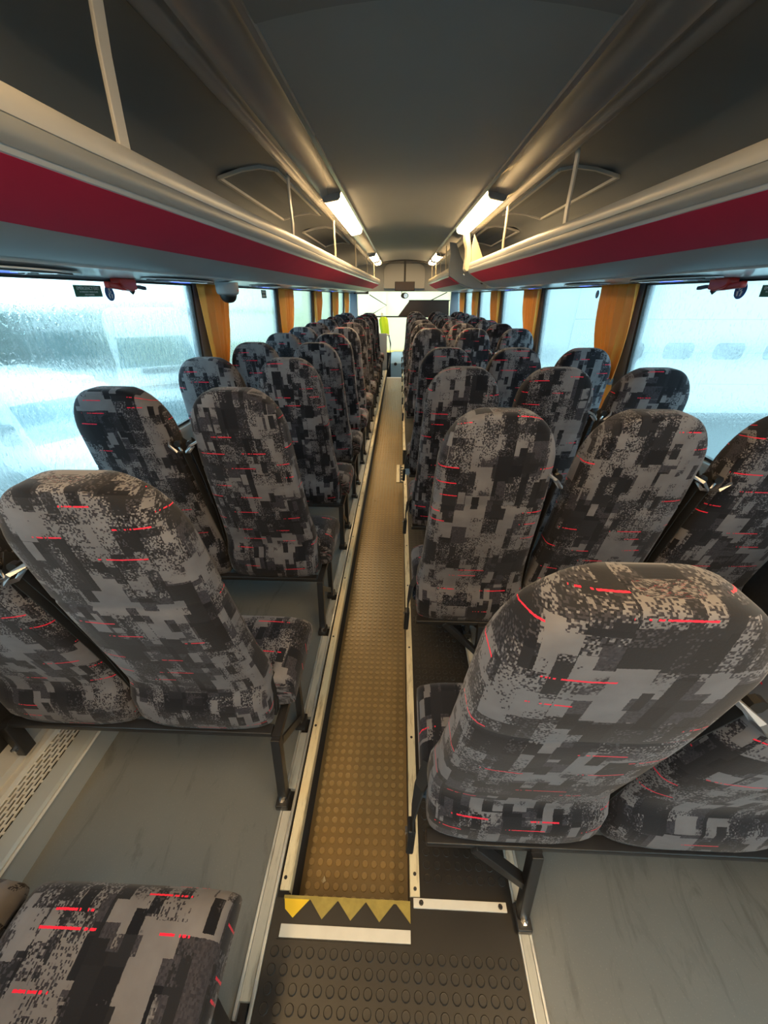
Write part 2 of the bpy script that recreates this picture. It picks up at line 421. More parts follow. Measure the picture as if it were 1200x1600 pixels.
# little dried leaf on the aisle floor
lf = MB()
lf.add([(-0.205, 0.452, AZ + .002), (-0.198, 0.446, AZ + .006), (-0.190, 0.452, AZ + .003), (-0.196, 0.464, AZ + .005), (-0.198, 0.452, AZ + .011)],
       [(0, 1, 4), (1, 2, 4), (2, 3, 4), (3, 0, 4), (0, 3, 2, 1)])
tag(lf.build('dried_leaf', 'cream', None), 'tiny pale dried leaf lying on the aisle floor near the step', 'leaf')

pl = empty('floor_left', (-0.65, 4.0, 0), 'grey lino seat platform left of the aisle', 'floor', kind='structure')
MB().box(-1.22, -0.337, YB, 8.5, -0.20, 0.0).build('platform', 'lino', pl)
MB().box(-0.337, AISLE_L, 0.372, 8.5, -0.20, -0.012).build('kerb', 'wall_dark', pl)
MB().box(-0.337, -0.2951, YB, 0.372, -0.20, -0.012).build('kerb', 'wall_dark', pl)
prr = empty('floor_right', (0.85, 4.0, 0), 'grey lino seat platform right of the aisle', 'floor', kind='structure')
MB().box(0.349, 1.37, YB, 3.10, -0.20, 0.0).build('platform', 'lino', prr)
MB().box(0.349, 1.37, 3.72, 8.5, -0.20, 0.0).build('platform', 'lino', prr)
for a, b in ((YB, 3.10), (3.72, 8.5)):
    MB().box(0.318, 0.349, a, b, -0.20, -0.012).build('track_bed', 'wall_dark', prr)

# ------------------------------------------------------------------ rails and tracks
L0Y, PITCH = 0.633 - 0.69, 0.69
LROWS = [L0Y + PITCH * i for i in range(12)]
RROWS = [0.398 + PITCH * i for i in range(4)] + [3.95 + PITCH * i for i in range(7)]

def screw(x, y, z, parent, name='screw', r=0.0045):
    MB().lathe([(r, z - 0.001), (r, z + 0.0012), (r * .6, z + 0.002), (0.0008, z + 0.0016)], (x, y, 0), 8).build(name, 'steel_dark', parent)
t1 = empty('trim_1', (-0.2755, 4.0, 0), 'cream metal edging strip along the left side of the aisle', 'trim', kind='structure')
MB().prism([(-0.289, 0.0), (-0.289, 0.006), (-0.264, 0.006), (-0.262, 0.003), (-0.262, -0.03), (-0.266, -0.03), (-0.266, 0.0)], 0.385, 8.5).build('strip', 'strip', t1)
y = 0.41
while y < 6.5: screw(-0.280, y, 0.006, t1); y += 0.42
t2 = empty('trim_2', (0.066, 1.7, 0), 'cream metal edging strip along the right side of the aisle', 'trim', kind='structure')
for a, b in ((0.385, 3.10), (3.72, 8.5)):
    MB().prism([(0.079, 0.0), (0.079, 0.006), (0.055, 0.006), (0.053, 0.003), (0.053, -0.03), (0.057, -0.03), (0.057, 0.0)], a, b).build('strip', 'strip', t2)
for y in (0.40, 0.43, 0.80, 1.2, 1.62, 2.0, 2.45, 2.9, 3.8, 4.3): screw(0.067, y, 0.006, t2)
def track(name, x0, x1, spans, rows, label):
    t = empty(name, ((x0 + x1) / 2, 3.0, 0), label, 'trim', kind='structure')
    w = x1 - x0
    for a, b in spans:
        MB().box(x0, x0 + w * 0.17, a, b, -0.012, 0.006).build('track_lip', 'track', t, bevel=0.001)
        MB().box(x1 - w * 0.20, x1, a, b, -0.012, 0.006).build('track_lip', 'track', t, bevel=0.001)
        fts = sorted([r - 0.04 for r in rows] + [r + 0.2 for r in rows])
        edges = [a] + [f for f in fts if a < f < b] + [b]
        for p, q in zip(edges[:-1], edges[1:]):
            if q - p > 0.1: MB().box(x0 + w * 0.19, x1 - w * 0.22, p + 0.03, q - 0.03, -0.012, 0.004).build('track_insert', 'insert', t)
    return t
track('trim_3', -0.337, -0.296, [(0.17, 8.5)], LROWS, 'aluminium seat track with pale insert beside the left grey platform')
track('trim_4', 0.318, 0.350, [(-0.5, 3.10), (3.72, 8.5)], RROWS, 'aluminium seat track beside the right grey platform')

# step nosing with yellow teeth
ns = empty('trim_5', (-0.11, 0.34, 0), 'step edge with yellow teeth on black and a white strip', 'trim', kind='structure')
MB().box(-0.274, 0.0535, 0.298, 0.374, 0.0, 0.004).build('nosing_plate', 'rub_dark', ns)
MB().box(-0.274, 0.0535, 0.369, 0.376, -0.03, 0.0055).build('nosing_edge', 'yellow_worn', ns)
MB().box(-0.269, 0.0535, 0.300, 0.3235, 0.004, 0.0065).build('white_strip', 'white_worn', ns, bevel=0.001)
for i in range(5):
    x0 = -0.272 + i * 0.0725; zt = 0.0062
    if i == 0: poly = [(-0.272, 0.369), (-0.207, 0.369), (-0.243, 0.3345), (-0.266, 0.350)]
    elif i == 4: poly = [(0.0175, 0.369), (0.0535, 0.369), (0.0535, 0.3345)]
    else: poly = [(x0 - 0.005, 0.369), (x0 + 0.0655, 0.369), (x0 + 0.030, 0.3345)]
    o = MB().prism(poly[::-1], 0.004, zt, 'z').build('tooth', 'yellow' if i == 0 else 'yellow_worn', ns)
    if i == 0: o['label'] = 'bright yellow tooth, less worn than the others'
t6 = empty('trim_6', (0.19, 0.37, 0), 'short pinkish white edging strip with two screws right of the yellow teeth', 'trim', kind='structure')
MB().box(0.062, 0.300, 0.364, 0.383, 0.0, 0.005).build('strip', 'white_worn', t6, bevel=0.001)
for x in (0.082, 0.284): screw(x, 0.374, 0.005, t6, r=0.006)
# side nosing at the emergency exit well
t7 = empty('trim_7', (0.03, 3.5, AZ), 'small side step edge with teeth halfway along the aisle', 'trim', kind='structure')
MB().box(-0.008, 0.072, 3.26, 3.68, AZ, AZ + 0.005).build('nosing_plate', 'rub_dark', t7)
MB().box(-0.008, 0.022, 3.26, 3.68, AZ + 0.005, AZ + 0.008).build('white_strip', 'strip', t7)
for i in range(6):
    y0 = 3.262 + i * 0.07
    MB().prism([(0.072, y0), (0.072, y0 + 0.066), (0.032, y0 + 0.033)], AZ + 0.005, AZ + 0.008, 'z').build('tooth', 'strip', t7)

# ------------------------------------------------------------------ side walls, heater ducts
def wall_side(side, name, label):
    w = empty(name, (sx(side, 1.27), 4.0, 0), label, 'wall', kind='structure')
    a, b = sorted((sx(side, 1.292), sx(side, 1.33)))
    MB().box(a, b, YB, YF, -0.75, 0.715).build('lower_panel', 'wall_dark', w)
    # sill rail, and cover panel under the glass
    s_ = [(1.292, 0.60), (1.266, 0.64), (1.256, 0.71), (1.262, 0.735), (1.292, 0.742)]
    MB().prism([(sx(side, d), z) for d, z in s_], YB, YF - 0.3).build('sill', 'sill', w, bevel=0.003)
    # wall above the windows behind the racks
    a, b = sorted((sx(side, 1.245), sx(side, 1.30)))
    MB().box(a, b, YB, YF, 1.425, 2.08).build('upper_panel', 'rackceil', w)
    return w
wl = wall_side(-1, 'wall_left', 'dark carpeted left side wall below the windows')
wr = wall_side(1, 'wall_right', 'dark carpeted right side wall below the windows')

def duct(side, name, label, spans):
    t = empty(name, (sx(side, 1.15), 3.0, 0), label, 'duct', kind='structure')
    for a, b in spans:
        P = lambda *pts: [(sx(side, d), z) for d, z in pts]
        MB().prism(P((1.060, 0.0), (1.062, 0.088), (1.066, 0.096), (1.075, 0.0985), (1.118, 0.103), (1.121, 0.100), (1.121, 0.085), (1.075, 0.08), (1.072, 0.0)), a, b).build('front_panel', 'duct', t)
        MB().prism(P((1.060, 0.086), (1.0575, 0.090), (1.0605, 0.096), (1.064, 0.095)), a, b).build('edge_bead', 'grille', t)
        MB().prism(P((1.190, 0.0), (1.190, 0.095), (1.196, 0.112), (1.212, 0.112), (1.214, 0.100), (1.228, 0.100), (1.230, 0.125), (1.292, 0.130), (1.292, 0.0)), a, b).build('wall_ledge', 'grille', t)
        x0, x1 = sorted((sx(side, 1.119), sx(side, 1.192)))
        MB().box(x0, x1, a, b, 0.03, 0.04).build('duct_floor', 'black', t)
    return t
dl = duct(-1, 'trim_8', 'pale heater duct with slotted grille along the left wall', [(YB, 8.4)])
dr_ = duct(1, 'trim_9', 'pale heater duct along the right wall under the seats', [(YB, 3.05), (3.75, 8.4)])
def grille(side, a, b, t):
    # a plate with real slots: continuous bars with short staggered bridges between them
    m = MB(); d0, d1 = 1.119, 1.192; rows = 6; bw = (d1 - d0) / rows; z0, z1 = 0.0955, 0.099
    for i in range(rows + 1):
        c = d0 + i * bw; x0, x1 = sorted((sx(side, c - 0.0028), sx(side, c + 0.0028))); m.box(x0, x1, a, b, z0, z1)
    for i in range(rows):
        y = a + (0.016 if i % 2 else 0.0)
        while y < b:
            x0, x1 = sorted((sx(side, d0 + i * bw + 0.0028), sx(side, d0 + (i + 1) * bw - 0.0028)))
            m.box(x0, x1, y, min(y + 0.0065, b), z0, z1); y += 0.032
    return m.build('grille', 'grille', t, kind='stuff')
grille(-1, -0.2, 3.0, dl); 

# ------------------------------------------------------------------ windows with pillars
PILLARS = [-0.82, 0.86, 2.52, 4.18, 5.82, 7.46, 9.05]
def glass_d(z): return 1.282 - (z - 0.74) * 0.055
wn = 1
for side, nm in ((-1, 'left'), (1, 'right')):
    ys = [YB] + PILLARS + [YF]
    for i in range(len(ys) - 1):
        a = ys[i] + (0.075 if i else 0); b = ys[i + 1] - 0.075
        w = empty('window_%d' % wn, (sx(side, 1.25), (a + b) / 2, 0.74), None); wn += 1
        order = ['beside the camera, mostly out of view', 'nearest the camera', 'second from the camera', 'third from the camera', 'fourth from the camera', 'fifth from the camera', 'sixth from the camera', 'at the very front beside the windscreen'][i] if i else 'behind the camera'
        if i == 1: order = 'nearest the camera' 
        if i >= 2: order = ['second', 'third', 'fourth', 'fifth', 'sixth', 'seventh'][i - 2] + ' from the camera'
        tag(w, 'rain-streaked %s side window pane, %s' % (nm, order), 'window', kind='structure')
        zt, zb = 1.425, 0.742
        q = [(sx(side, glass_d(zb)), zb), (sx(side, glass_d(zt)), zt), (sx(side, glass_d(zt) + 0.006), zt), (sx(side, glass_d(zb) + 0.006), zb)]
        MB().prism(q, a, b).build('pane', 'pane_wet' if side < 0 else 'pane_drop', w)
        for (p0, p1) in ((a, a + 0.022), (b - 0.022, b)):
            q = [(sx(side, glass_d(zb) - .008), zb), (sx(side, glass_d(zt) - .008), zt), (sx(side, glass_d(zt) + 0.012), zt), (sx(side, glass_d(zb) + 0.012), zb)]
            MB().prism(q, p0, p1).build('seal', 'rubber_seal', w)
        q = [(sx(side, glass_d(zb) - .008), zb), (sx(side, glass_d(zb + .012) - .008), zb + .012), (sx(side, glass_d(zb) + 0.012), zb + .012), (sx(side, glass_d(zb) + 0.012), zb)]
        MB().prism(q, a + .022, b - .022).build('seal', 'rubber_seal', w)
        q = [(sx(side, glass_d(zt) - .006), zt - .007), (sx(side, glass_d(zt) - .006), zt), (sx(side, glass_d(zt) + 0.012), zt), (sx(side, glass_d(zt) + 0.012), zt - .007)]
        MB().prism(q, a + .022, b - .022).build('seal', 'rubber_seal', w)
    for k, y in enumerate(PILLARS):
        q = [(sx(side, glass_d(.742) - .008), .742), (sx(side, glass_d(1.43) - .008), 1.43), (sx(side, glass_d(1.43) + 0.05), 1.43), (sx(side, glass_d(.742) + 0.04), .742)]
        MB().prism(q, y - 0.075, y + 0.075).build('pillar', 'pillar', wl if side < 0 else wr, bevel=0.006)

# ------------------------------------------------------------------ ceiling
CZ = 1.972            # ceiling panel edge height
ce = empty('ceiling', (CX, 4, CZ), 'grey vinyl ceiling between the two luggage racks', 'ceiling', kind='structure')
MB().box(sx(-1, 1.33), sx(1, 1.33), YB, YF, 2.06, 2.10).build('roof_shell', 'ceil', ce)
def ceil_panel(y0, y1, dz, mat):
    pts = []
    for i in range(13):
        d = -0.47 + 0.94 * i / 12; pts.append((CX + d, CZ + dz + 0.04 * (1 - (d / 0.47) ** 2)))
    return MB().strip(pts, 0.01, y0, y1).build('ceiling_panel', mat, ce, smooth='auto')
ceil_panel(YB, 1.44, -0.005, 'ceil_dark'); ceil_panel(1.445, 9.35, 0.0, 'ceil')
LIN = ((0.672, 1.925), (0.80, 1.945), (0.98, 1.925), (1.10, 1.86), (1.19, 1.75), (1.245, 1.60))
def lin(d):
    for (d0, z0), (d1, z1) in zip(LIN[:-1], LIN[1:]):
        if d0 <= d <= d1: return z0 + (z1 - z0) * (d - d0) / (d1 - d0)
for side in (-1, 1):
    P = [(sx(side, d), z) for d, z in ((0.452, 1.990), (0.458, 1.964), (0.472, 1.957), (0.486, 1.962), (0.52, 1.958), (0.595, 1.944), (0.606, 1.934), (0.622, 1.936), (0.640, 1.930), (0.662, 1.916), (0.668, 1.916), (0.678, 1.924))]
    m = MB().strip(P if side > 0 else P[::-1], 0.006, YB, 9.6); m.build('light_channel', 'channel', ce, smooth='auto')
    P = [(sx(side, d), z) for d, z in LIN]
    m = MB().strip(P if side > 0 else P[::-1], 0.006, YB, 9.6); m.build('rack_lining', 'rackceil', ce, smooth='auto')
    P = [(sx(side, d), z) for d, z in ((0.447, 1.993), (0.449, 1.980), (0.456, 1.980), (0.456, 1.993))]
    MB().prism(P, YB, 9.35).build('ceiling_seam', 'black', ce)
    # recessed service hatches in the lining over the racks
    for yc in (3.15, 5.1) if side < 0 else (3.2, 5.1):
        m = MB()
        for dd in (0.72, 1.02):
            z = lin(dd); a, b = sorted((sx(side, dd - 0.009), sx(side, dd + 0.009))); m.box(a, b, yc - 0.62, yc + 0.62, z - 0.014, z + 0.002)
        for yy in (yc - 0.62, yc + 0.62):
            q = [(sx(side, d), lin(d) - 0.014) for d in (0.72, 0.80, 0.90, 1.02)]
            m.strip(q if side > 0 else q[::-1], 0.014, yy - 0.009, yy + 0.009)
        m.build('hatch_frame', 'lip', ce)
        q = [(sx(side, d), lin(d) - 0.004) for d in (0.725, 0.80, 0.90, 1.015)]
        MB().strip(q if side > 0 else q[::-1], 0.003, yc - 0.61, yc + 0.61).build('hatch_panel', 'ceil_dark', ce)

# ------------------------------------------------------------------ luggage racks
def rack(side, y0, y1, posts, label, inset=0.0, taper=0.0, end_front=False, end_rear=False):
    t = empty('luggage_rack', (sx(side, 0.9), (y0 + y1) / 2, 1.44), label, 'luggage rack', 'overhead luggage racks')
    S = lambda d, k: sx(side, d - inset - taper * max(0, y0 + (y1 - y0) * k - 1.0))
    def ext(prof, name, mat, sub=None, smooth='auto'):
        # loft profile between the ends (taper pulls the lip inwards towards the front)
        rings = []
        ks = [0.0, 1.0] if not taper else [0.0, (1.0 - y0) / (y1 - y0), 1.0]
        for k in ks:
            rings.append([(S(d, k) if d < 1.0 else sx(side, d), y0 + (y1 - y0) * k, z) for d, z in prof])
        return MB().loft(rings).build(name, mat, sub or t, smooth=smooth)
    ext([(0.765, 1.650), (0.745, 1.664), (0.725, 1.668), (0.708, 1.664), (0.699, 1.652), (0.697, 1.636), (0.701, 1.622), (0.735, 1.610), (0.765, 1.630)], 'lip', 'cream' if inset else 'lip')
    ext([(0.701, 1.620), (0.696, 1.608), (0.699, 1.592), (0.708, 1.580), (0.735, 1.590), (0.735, 1.612)], 'lip_bead', 'grey')
    ext([(0.709, 1.582), (0.716, 1.572), (0.722, 1.570), (0.735, 1.578), (0.735, 1.590)], 'bead_strip', 'under')
    ext([(0.720, 1.570), (0.790, 1.528), (0.858, 1.497), (0.862, 1.505), (0.795, 1.540), (0.728, 1.582)], 'red_panel', 'red')
    ext([(0.858, 1.498), (0.872, 1.488), (0.930, 1.462), (0.968, 1.450), (0.985, 1.448), (0.985, 1.462), (0.88, 1.505)], 'lower_panel', 'grey')
    ext([(0.984, 1.449), (0.990, 1.441), (1.04, 1.436), (1.250, 1.430), (1.250, 1.442), (0.99, 1.455)], 'underside', 'under')
    ext([(0.740, 1.640), (0.90, 1.585), (1.05, 1.57), (1.250, 1.57), (1.250, 1.558), (1.05, 1.555), (0.90, 1.565), (0.740, 1.600)], 'shelf', 'rackceil')
    for yp in posts:
        k = (yp - y0) / (y1 - y0); m = MB()
        dd = 0.722 - inset - taper * max(0, yp - 1.0); dt = min(0.700, dd) if not inset else dd - 0.01
        pts = [(sx(side, dd), yp, 1.655), (sx(side, dd - 0.003), yp, 1.72), (sx(side, (dd + dt) / 2), yp, 1.82), (sx(side, dt), yp, 1.90), (sx(side, dt - 0.004), yp, 1.935)]
        m.bar(pts, 0.040, 0.009, (0, 1, 0)).build('post', 'lip' if yp < 3.0 else 'cream', t, smooth='auto', bevel=0.002)
    return t, S
rkl, SL = rack(-1, YB, 9.45, [-0.3, 1.16, 2.63, 4.04, 5.5, 6.9, 8.2], 'long luggage rack with crimson front along the left side', 0, 0.022)
rkr, SR = rack(1, YB, 4.72, [-0.3, 0.92, 2.28, 3.44], 'near luggage rack with crimson front on the right side, ending midway', 0, 0.022)
rkf, SF = rack(1, 5.65, 9.45, [6.1, 6.9, 7.8, 8.7], 'far luggage rack on the right with grey end panel', 0.20)
# cream end bracket of the near right rack
E0 = 0.722 - 0.70 + 0.022 * 3.72   # how far the lip has come inwards at the rack's end
def EP(*pts): return [(sx(1, d - E0), z) for d, z in pts]
MB().prism(EP((0.700, 1.585), (0.735, 1.60), (0.738, 1.66), (0.742, 1.72), (0.732, 1.79), (0.715, 1.86), (0.70, 1.93), (0.655, 1.945), (0.66, 1.86), (0.685, 1.79), (0.690, 1.72), (0.682, 1.66), (0.680, 1.61)), 4.70, 4.84).build('end_bracket', 'cream', rkr, bevel=0.008)
MB().prism(EP((0.74, 1.66), (0.88, 1.64), (0.80, 1.80), (0.745, 1.90), (0.73, 1.80)), 4.66, 4.69).build('end_gusset', 'cream', rkr, bevel=0.004)
MB().prism(EP((0.71, 1.61), (0.73, 1.575), (0.86, 1.495), (0.985, 1.445), (1.335, 1.432), (1.335, 1.57), (0.9, 1.58), (0.74, 1.64)), 4.722, 4.742).build('end_panel', 'grey', rkr)
# grey end panel of the far rack
pts = [(0.500, 1.93), (0.520, 1.80), (0.510, 1.68), (0.515, 1.585), (0.66, 1.500), (0.80, 1.450), (1.25, 1.415), (1.25, 1.50), (1.05, 1.555), (0.86, 1.60), (0.72, 1.67), (0.64, 1.79), (0.58, 1.92)]
ep = MB().prism([(sx(1, d), z) for d, z in pts], 5.60, 5.648).build('end_panel', 'pillar', rkf, bevel=0.008)
MB().lathe([(0.012, 0), (0.012, -0.006), (0.002, -0.008)], (sx(1, 0.70), 5.60, 1.595), 10, 'y').build('screw', 'chrome', ep)
MB().lathe([(0.018, 0), (0.018, -0.008), (0.004, -0.01)], (sx(1, 0.93), 5.60, 1.51), 12, 'y').build('plug', 'black', ep)
# grey infill strip between the two right racks
MB().prism([(sx(1, d), z) for d, z in ((0.985, 1.448), (1.04, 1.436), (1.250, 1.430), (1.250, 1.56), (1.0, 1.50))], 4.745, 5.598).build('infill_panel', 'grey', rkr)

# ------------------------------------------------------------------ ceiling lamps
lampdefs = [(-1.1, 0.55, 'above the camera'), (3.22, 4.90, 'nearest in view'), (7.4, 8.5, 'second in view'), (8.75, 9.45, 'furthest')]
for side, nm in ((-1, 'left'), (1, 'right')):
    for y0, y1, od in lampdefs:
        t = empty('ceiling_lamp', (sx(side, 0.45), (y0 + y1) / 2, 1.83), 'lit warm strip lamp over the %s rack edge, %s' % (nm, od), 'lamp', 'warm strip lamps')
        P = [(sx(side, d), z) for d, z in ((0.488, 1.966), (0.490, 1.944), (0.505, 1.928), (0.585, 1.914), (0.600, 1.920), (0.604, 1.940))]
        MB().prism(P, y0 + 0.03, y1 - 0.03).build('diffuser', 'lamp', t)
        P = [(sx(side, d), z) for d, z in ((0.485, 1.970), (0.487, 1.942), (0.503, 1.925), (0.586, 1.911), (0.603, 1.917), (0.608, 1.940))]
        MB().prism(P, y0, y0 + 0.03).build('end_cap', 'channel', t); MB().prism(P, y1 - 0.03, y1).build('end_cap', 'channel', t)

# ------------------------------------------------------------------ benches
SW = 0.395
def backrest_mesh():
    N = 28; rows = []
    def rear(z):
        pts = ((0.278, 0.002), (0.33, -0.010), (0.40, -0.010), (0.435, 0.006), (0.47, 0.005), (0.60, -0.030), (0.80, -0.078), (1.0, -0.115), (1.14, -0.132))
        for (a, p), (b, q) in zip(pts[:-1], pts[1:]):
            if z <= b: return p + (q - p) * (z - a) / (b - a)
        return pts[-1][1]
    def half(z):
        pts = ((0.278, 0.188), (0.31, 0.194), (0.42, 0.1955), (0.47, 0.192), (0.56, 0.180), (0.70, 0.173), (0.85, 0.167), (0.95, 0.161))
        for (a, p), (b, q) in zip(pts[:-1], pts[1:]):
            if z <= b: return p + (q - p) * (z - a) / (b - a)
        return pts[-1][1]
    spec = []
    for z in (0.278, 0.292, 0.32, 0.36, 0.40, 0.425, 0.445, 0.47, 0.51, 0.56, 0.62, 0.69, 0.76, 0.822, 0.830, 0.838, 0.89, 0.945):
        spec.append((z, half(z) - (0.003 if z == 0.830 else 0), (0.105 if z > 0.3 else 0.09) - (0.008 if z == 0.830 else 0), 0))
    h0 = half(0.945); Rr = 0.128; Hh = 0.168
    for k in range(1, 13):
        th = math.pi / 2 * k / 12
        c, s_ = math.cos(th), math.sin(th)
        spec.append((0.945 + Hh * s_, h0 - Rr * (1 - c ** 0.95 if c > 0 else 1), 0.105 - 0.03 * (k / 12) ** 2 - (0.045 if k == 12 else 0.02 if k == 11 else 0), 1))
    rings, U, V = [], [], []; vv = 0; prev = None
    for z, hw, dp, _ in spec:
        yr = rear(z); cy = yr + dp / 2 + (0.105 - dp) * 0.35; ring = []
        e = 2 / 4.6
        for i in range(N):
            a = 2 * math.pi * (i + 0.5) / N + math.pi / 2
            c, s_ = math.cos(a), math.sin(a)
            x = math.copysign(abs(c) ** e, c) * hw; y = math.copysign(abs(s_) ** e, s_) * dp / 2
            ring.append((x, cy + y + 0.012 * (x / 0.19) ** 2, z))
        wgt = min(1.0, max(0.0, (z - 1.02) / 0.09))
        u, vrow = [], []
        for i in range(N + 1):
            x, y_, _z = ring[i % N]; dep = y_ - (yr + 0.012 * (x / 0.19) ** 2)
            sg = -1 if (i % N) < N // 2 else 1
            if i == N: sg = 1
            front = dep > dp * 0.75
            uu = abs(x) + dep * (1 - wgt) if not front else (hw + dp + (hw - abs(x))) * (1 - wgt) + abs(x) * wgt
            u.append(sg * uu); vrow.append(z + dep * wgt * 1.0 + 0.12 * (z - 0.3))
        rings.append(ring); U.append(u); V.append(vrow)
    m = MB(); m.loft(rings, True, (U, V)); return m
def cushion_mesh():
    N = 24; rings, U, V = [], [], []
    prof = ((0.075, 0.300, 0.41), (0.080, 0.296, 0.425), (0.12, 0.295, 0.432), (0.20, 0.295, 0.437), (0.26, 0.297, 0.440), (0.295, 0.300, 0.436), (0.315, 0.305, 0.424), (0.327, 0.315, 0.404), (0.330, 0.33, 0.385))
    vv = 0; pv = None
    for y, zb, zt in prof:
        ring = []
        for i in range(N):
            a = 2 * math.pi * (i + 0.5) / N - math.pi / 2
            c, s_ = math.cos(a), math.sin(a); e = 2 / 4.2
            x = math.copysign(abs(c) ** e, c) * 0.192; z = (zb + zt) / 2 + math.copysign(abs(s_) ** e, s_) * (zt - zb) / 2
            ring.append((x, y, z))
        u = [0.0]
        for i in range(N): u.append(u[-1] + math.dist(ring[i], ring[(i + 1) % N]))
        mid = u[N // 2]; u = [q - mid for q in u]
        if pv: vv += math.hypot(y - pv[0], zt - pv[1])
        pv = (y, zt); rings.append(ring); U.append(u); V.append([vv + 0.9] * (N + 1))
    m = MB(); m.loft(rings, True, (U, V)); return m

def shift(m, dx, dy=0, dz=0):
    r = MB(); r.v = [(x + dx, y + dy, z + dz) for x, y, z in m.v]; r.f = list(m.f); r.uv = {k: [(p + dx * 1.7, q) for p, q in v] for k, v in m.uv.items()}; return r
BACK, CUSH = backrest_mesh(), cushion_mesh()

def make_bench(ns, side):
    name = 'double_seat' if ns == 2 else 'triple_seat'
    t = empty(name, (0, 0, 0))
    cs = [(-(ns - 1) / 2 + i) * SW for i in range(ns)]      # left to right
    hw = ns * SW / 2
    gs = [1, -1] if ns == 2 else [1, 1, -1]
    for c, g in zip(cs, gs):
        b = shift(BACK, c).build('backrest', 'moq', t, smooth=True)
        # belt: guide at the shoulder, webbing running down the edge of the back
        gx = c + g * 0.172
        m = MB(); m.bar([(gx - 0.026 * g, -0.080, 0.935), (gx - 0.010 * g, -0.108, 0.928), (gx + 0.010 * g, -0.106, 0.905), (gx + 0.014 * g, -0.080, 0.895), (gx - .002 * g, -0.070, 0.915)], 0.008, 0.004, (0, 0.3, 1)).build('belt_guide', 'steel_grey', b, smooth='auto')
        MB().lathe([(0.012, 0), (0.012, 0.012), (0.004, 0.014)], (gx + 0.004 * g, -0.085, 0.925), 8, 'y').build('belt_anchor', 'black', b)
        m = MB().bar([(gx + 0.008 * g, -0.04, 0.93), (gx + 0.009 * g, -0.060, 0.905), (gx + 0.009 * g, -0.030, 0.80), (gx + 0.011 * g, 0.015, 0.62), (gx + 0.022 * g, 0.05, 0.45), (gx + 0.022 * g, 0.07, 0.33)], 0.034, 0.003, (0, 1, 0.2))
        m.build('belt_strap', 'belt', b, smooth='auto')
        shift(CUSH, c + (0.062 if ns == 2 and c > 0 else 0.03 if ns == 2 else -0.016 if c == cs[0] else 0)).build('cushion', 'moq', t, smooth=True)
    rail = MB().box(-hw + 0.004, hw - 0.004, 0.000, 0.032, 0.262, 0.280).build('rear_rail', 'steel_dark', t, bevel=0.003)
    MB().box(-hw + 0.02, hw - 0.02, 0.205, 0.235, 0.268, 0.292).build('front_rail', 'steel_dark', t, bevel=0.003)
    if ns == 2: lx, ex = 0.405, hw
    else: lx, ex = -0.3395, -hw
    s_ = 1 if ns == 2 else -1
    MB().box(lx - 0.012, lx + 0.012, -0.005, 0.23, 0.258, 0.278).build('side_rail', 'steel_dark', t)
    leg = MB().bar([(lx, -0.002, 0.272), (lx, -0.038, 0.03)], 0.026, 0.030, (1, 0, 0)).build('leg', 'steel_dark', t, bevel=0.002)
    leg2 = MB().bar([(lx, 0.222, 0.272), (lx, 0.205, 0.03)], 0.022, 0.026, (1, 0, 0)).build('leg', 'steel_dark', t, bevel=0.002)
    for yy, lg in ((-0.042, leg), (0.205, leg2)):
        fb = MB().box(lx - 0.018, lx + 0.018, yy - 0.030, yy + 0.022, 0.0062, 0.03).build('foot_bracket', 'steel_dark', lg, bevel=0.003)
        MB().lathe([(0.009, -yy * 0 + 0.03), (0.009, 0.036), (0.003, 0.037)], (lx, yy - 0.014, 0), 6).build('bolt', 'chrome', lg)
    if ns == 2:
        MB().bar([(lx, 0.20, 0.045), (lx, 0.03, 0.20)], 0.006, 0.024, (1, 0, 0)).build('brace', 'steel_dark', t)
    else:
        MB().bar([(lx, -0.015, 0.13), (lx - 0.14, 0.005, 0.270)], 0.026, 0.02, (0, 1, 0)).build('brace', 'steel_dark', t, bevel=0.002)
        MB().bar([(lx, 0.20, 0.10), (lx, 0.02, 0.24)], 0.020, 0.016, (1, 0, 0)).build('brace', 'steel_dark', t)
    # wall-side bracket standing on the ledge
    wx = -hw - 0.01 if ns == 2 else hw + 0.01
    MB().box(wx - 0.014, wx + 0.014, -0.01, 0.03, 0.131, 0.270).build('wall_bracket', 'steel_dark', t, bevel=0.003)
    MB().lathe([(0.010, -0.01), (0.010, -0.020), (0.004, -0.022)], (wx, 0, 0.17), 8, 'y').build('bolt', 'chrome', t)
    # lap belt tongue hanging over the aisle end
    m = MB()
    bx = ex + s_ * 0.012
    if ns == 3:
        m.bar([(ex + 0.012, 0.10, 0.415), (bx - 0.004, 0.055, 0.405), (bx - 0.016, 0.030, 0.35), (bx - 0.016, 0.022, 0.30)], 0.042, 0.004, (0, 1, 0)).build('lap_belt', 'belt', t, smooth='auto')
        bk = MB().bar([(bx - 0.018, 0.022, 0.315), (bx - 0.022, 0.010, 0.235)], 0.036, 0.018, (0, 1, 0)).build('buckle', 'black', t, bevel=0.004)
        MB().box(bx - 0.033, bx - 0.026, 0.010, 0.022, 0.292, 0.304).build('buckle_button', 'chrome', bk)
    else:
        m.bar([(ex - 0.03, 0.09, 0.43), (ex - 0.004, 0.082, 0.425), (ex + 0.002, 0.075, 0.38), (ex - 0.004, 0.07, 0.31)], 0.036, 0.004, (0, 1, 0)).build('lap_belt', 'belt', t, smooth='auto')
        MB().bar([(ex - 0.002, 0.075, 0.345), (ex - 0.006, 0.06, 0.29)], 0.028, 0.014, (0, 1, 0)).build('buckle', 'steel_dark', t, bevel=0.003)
    return t
ORD = ['first', 'second', 'third', 'fourth', 'fifth', 'sixth', 'seventh', 'eighth', 'ninth', 'tenth', 'eleventh', 'twelfth']
d0 = make_bench(2, -1); tr0 = make_bench(3, 1)
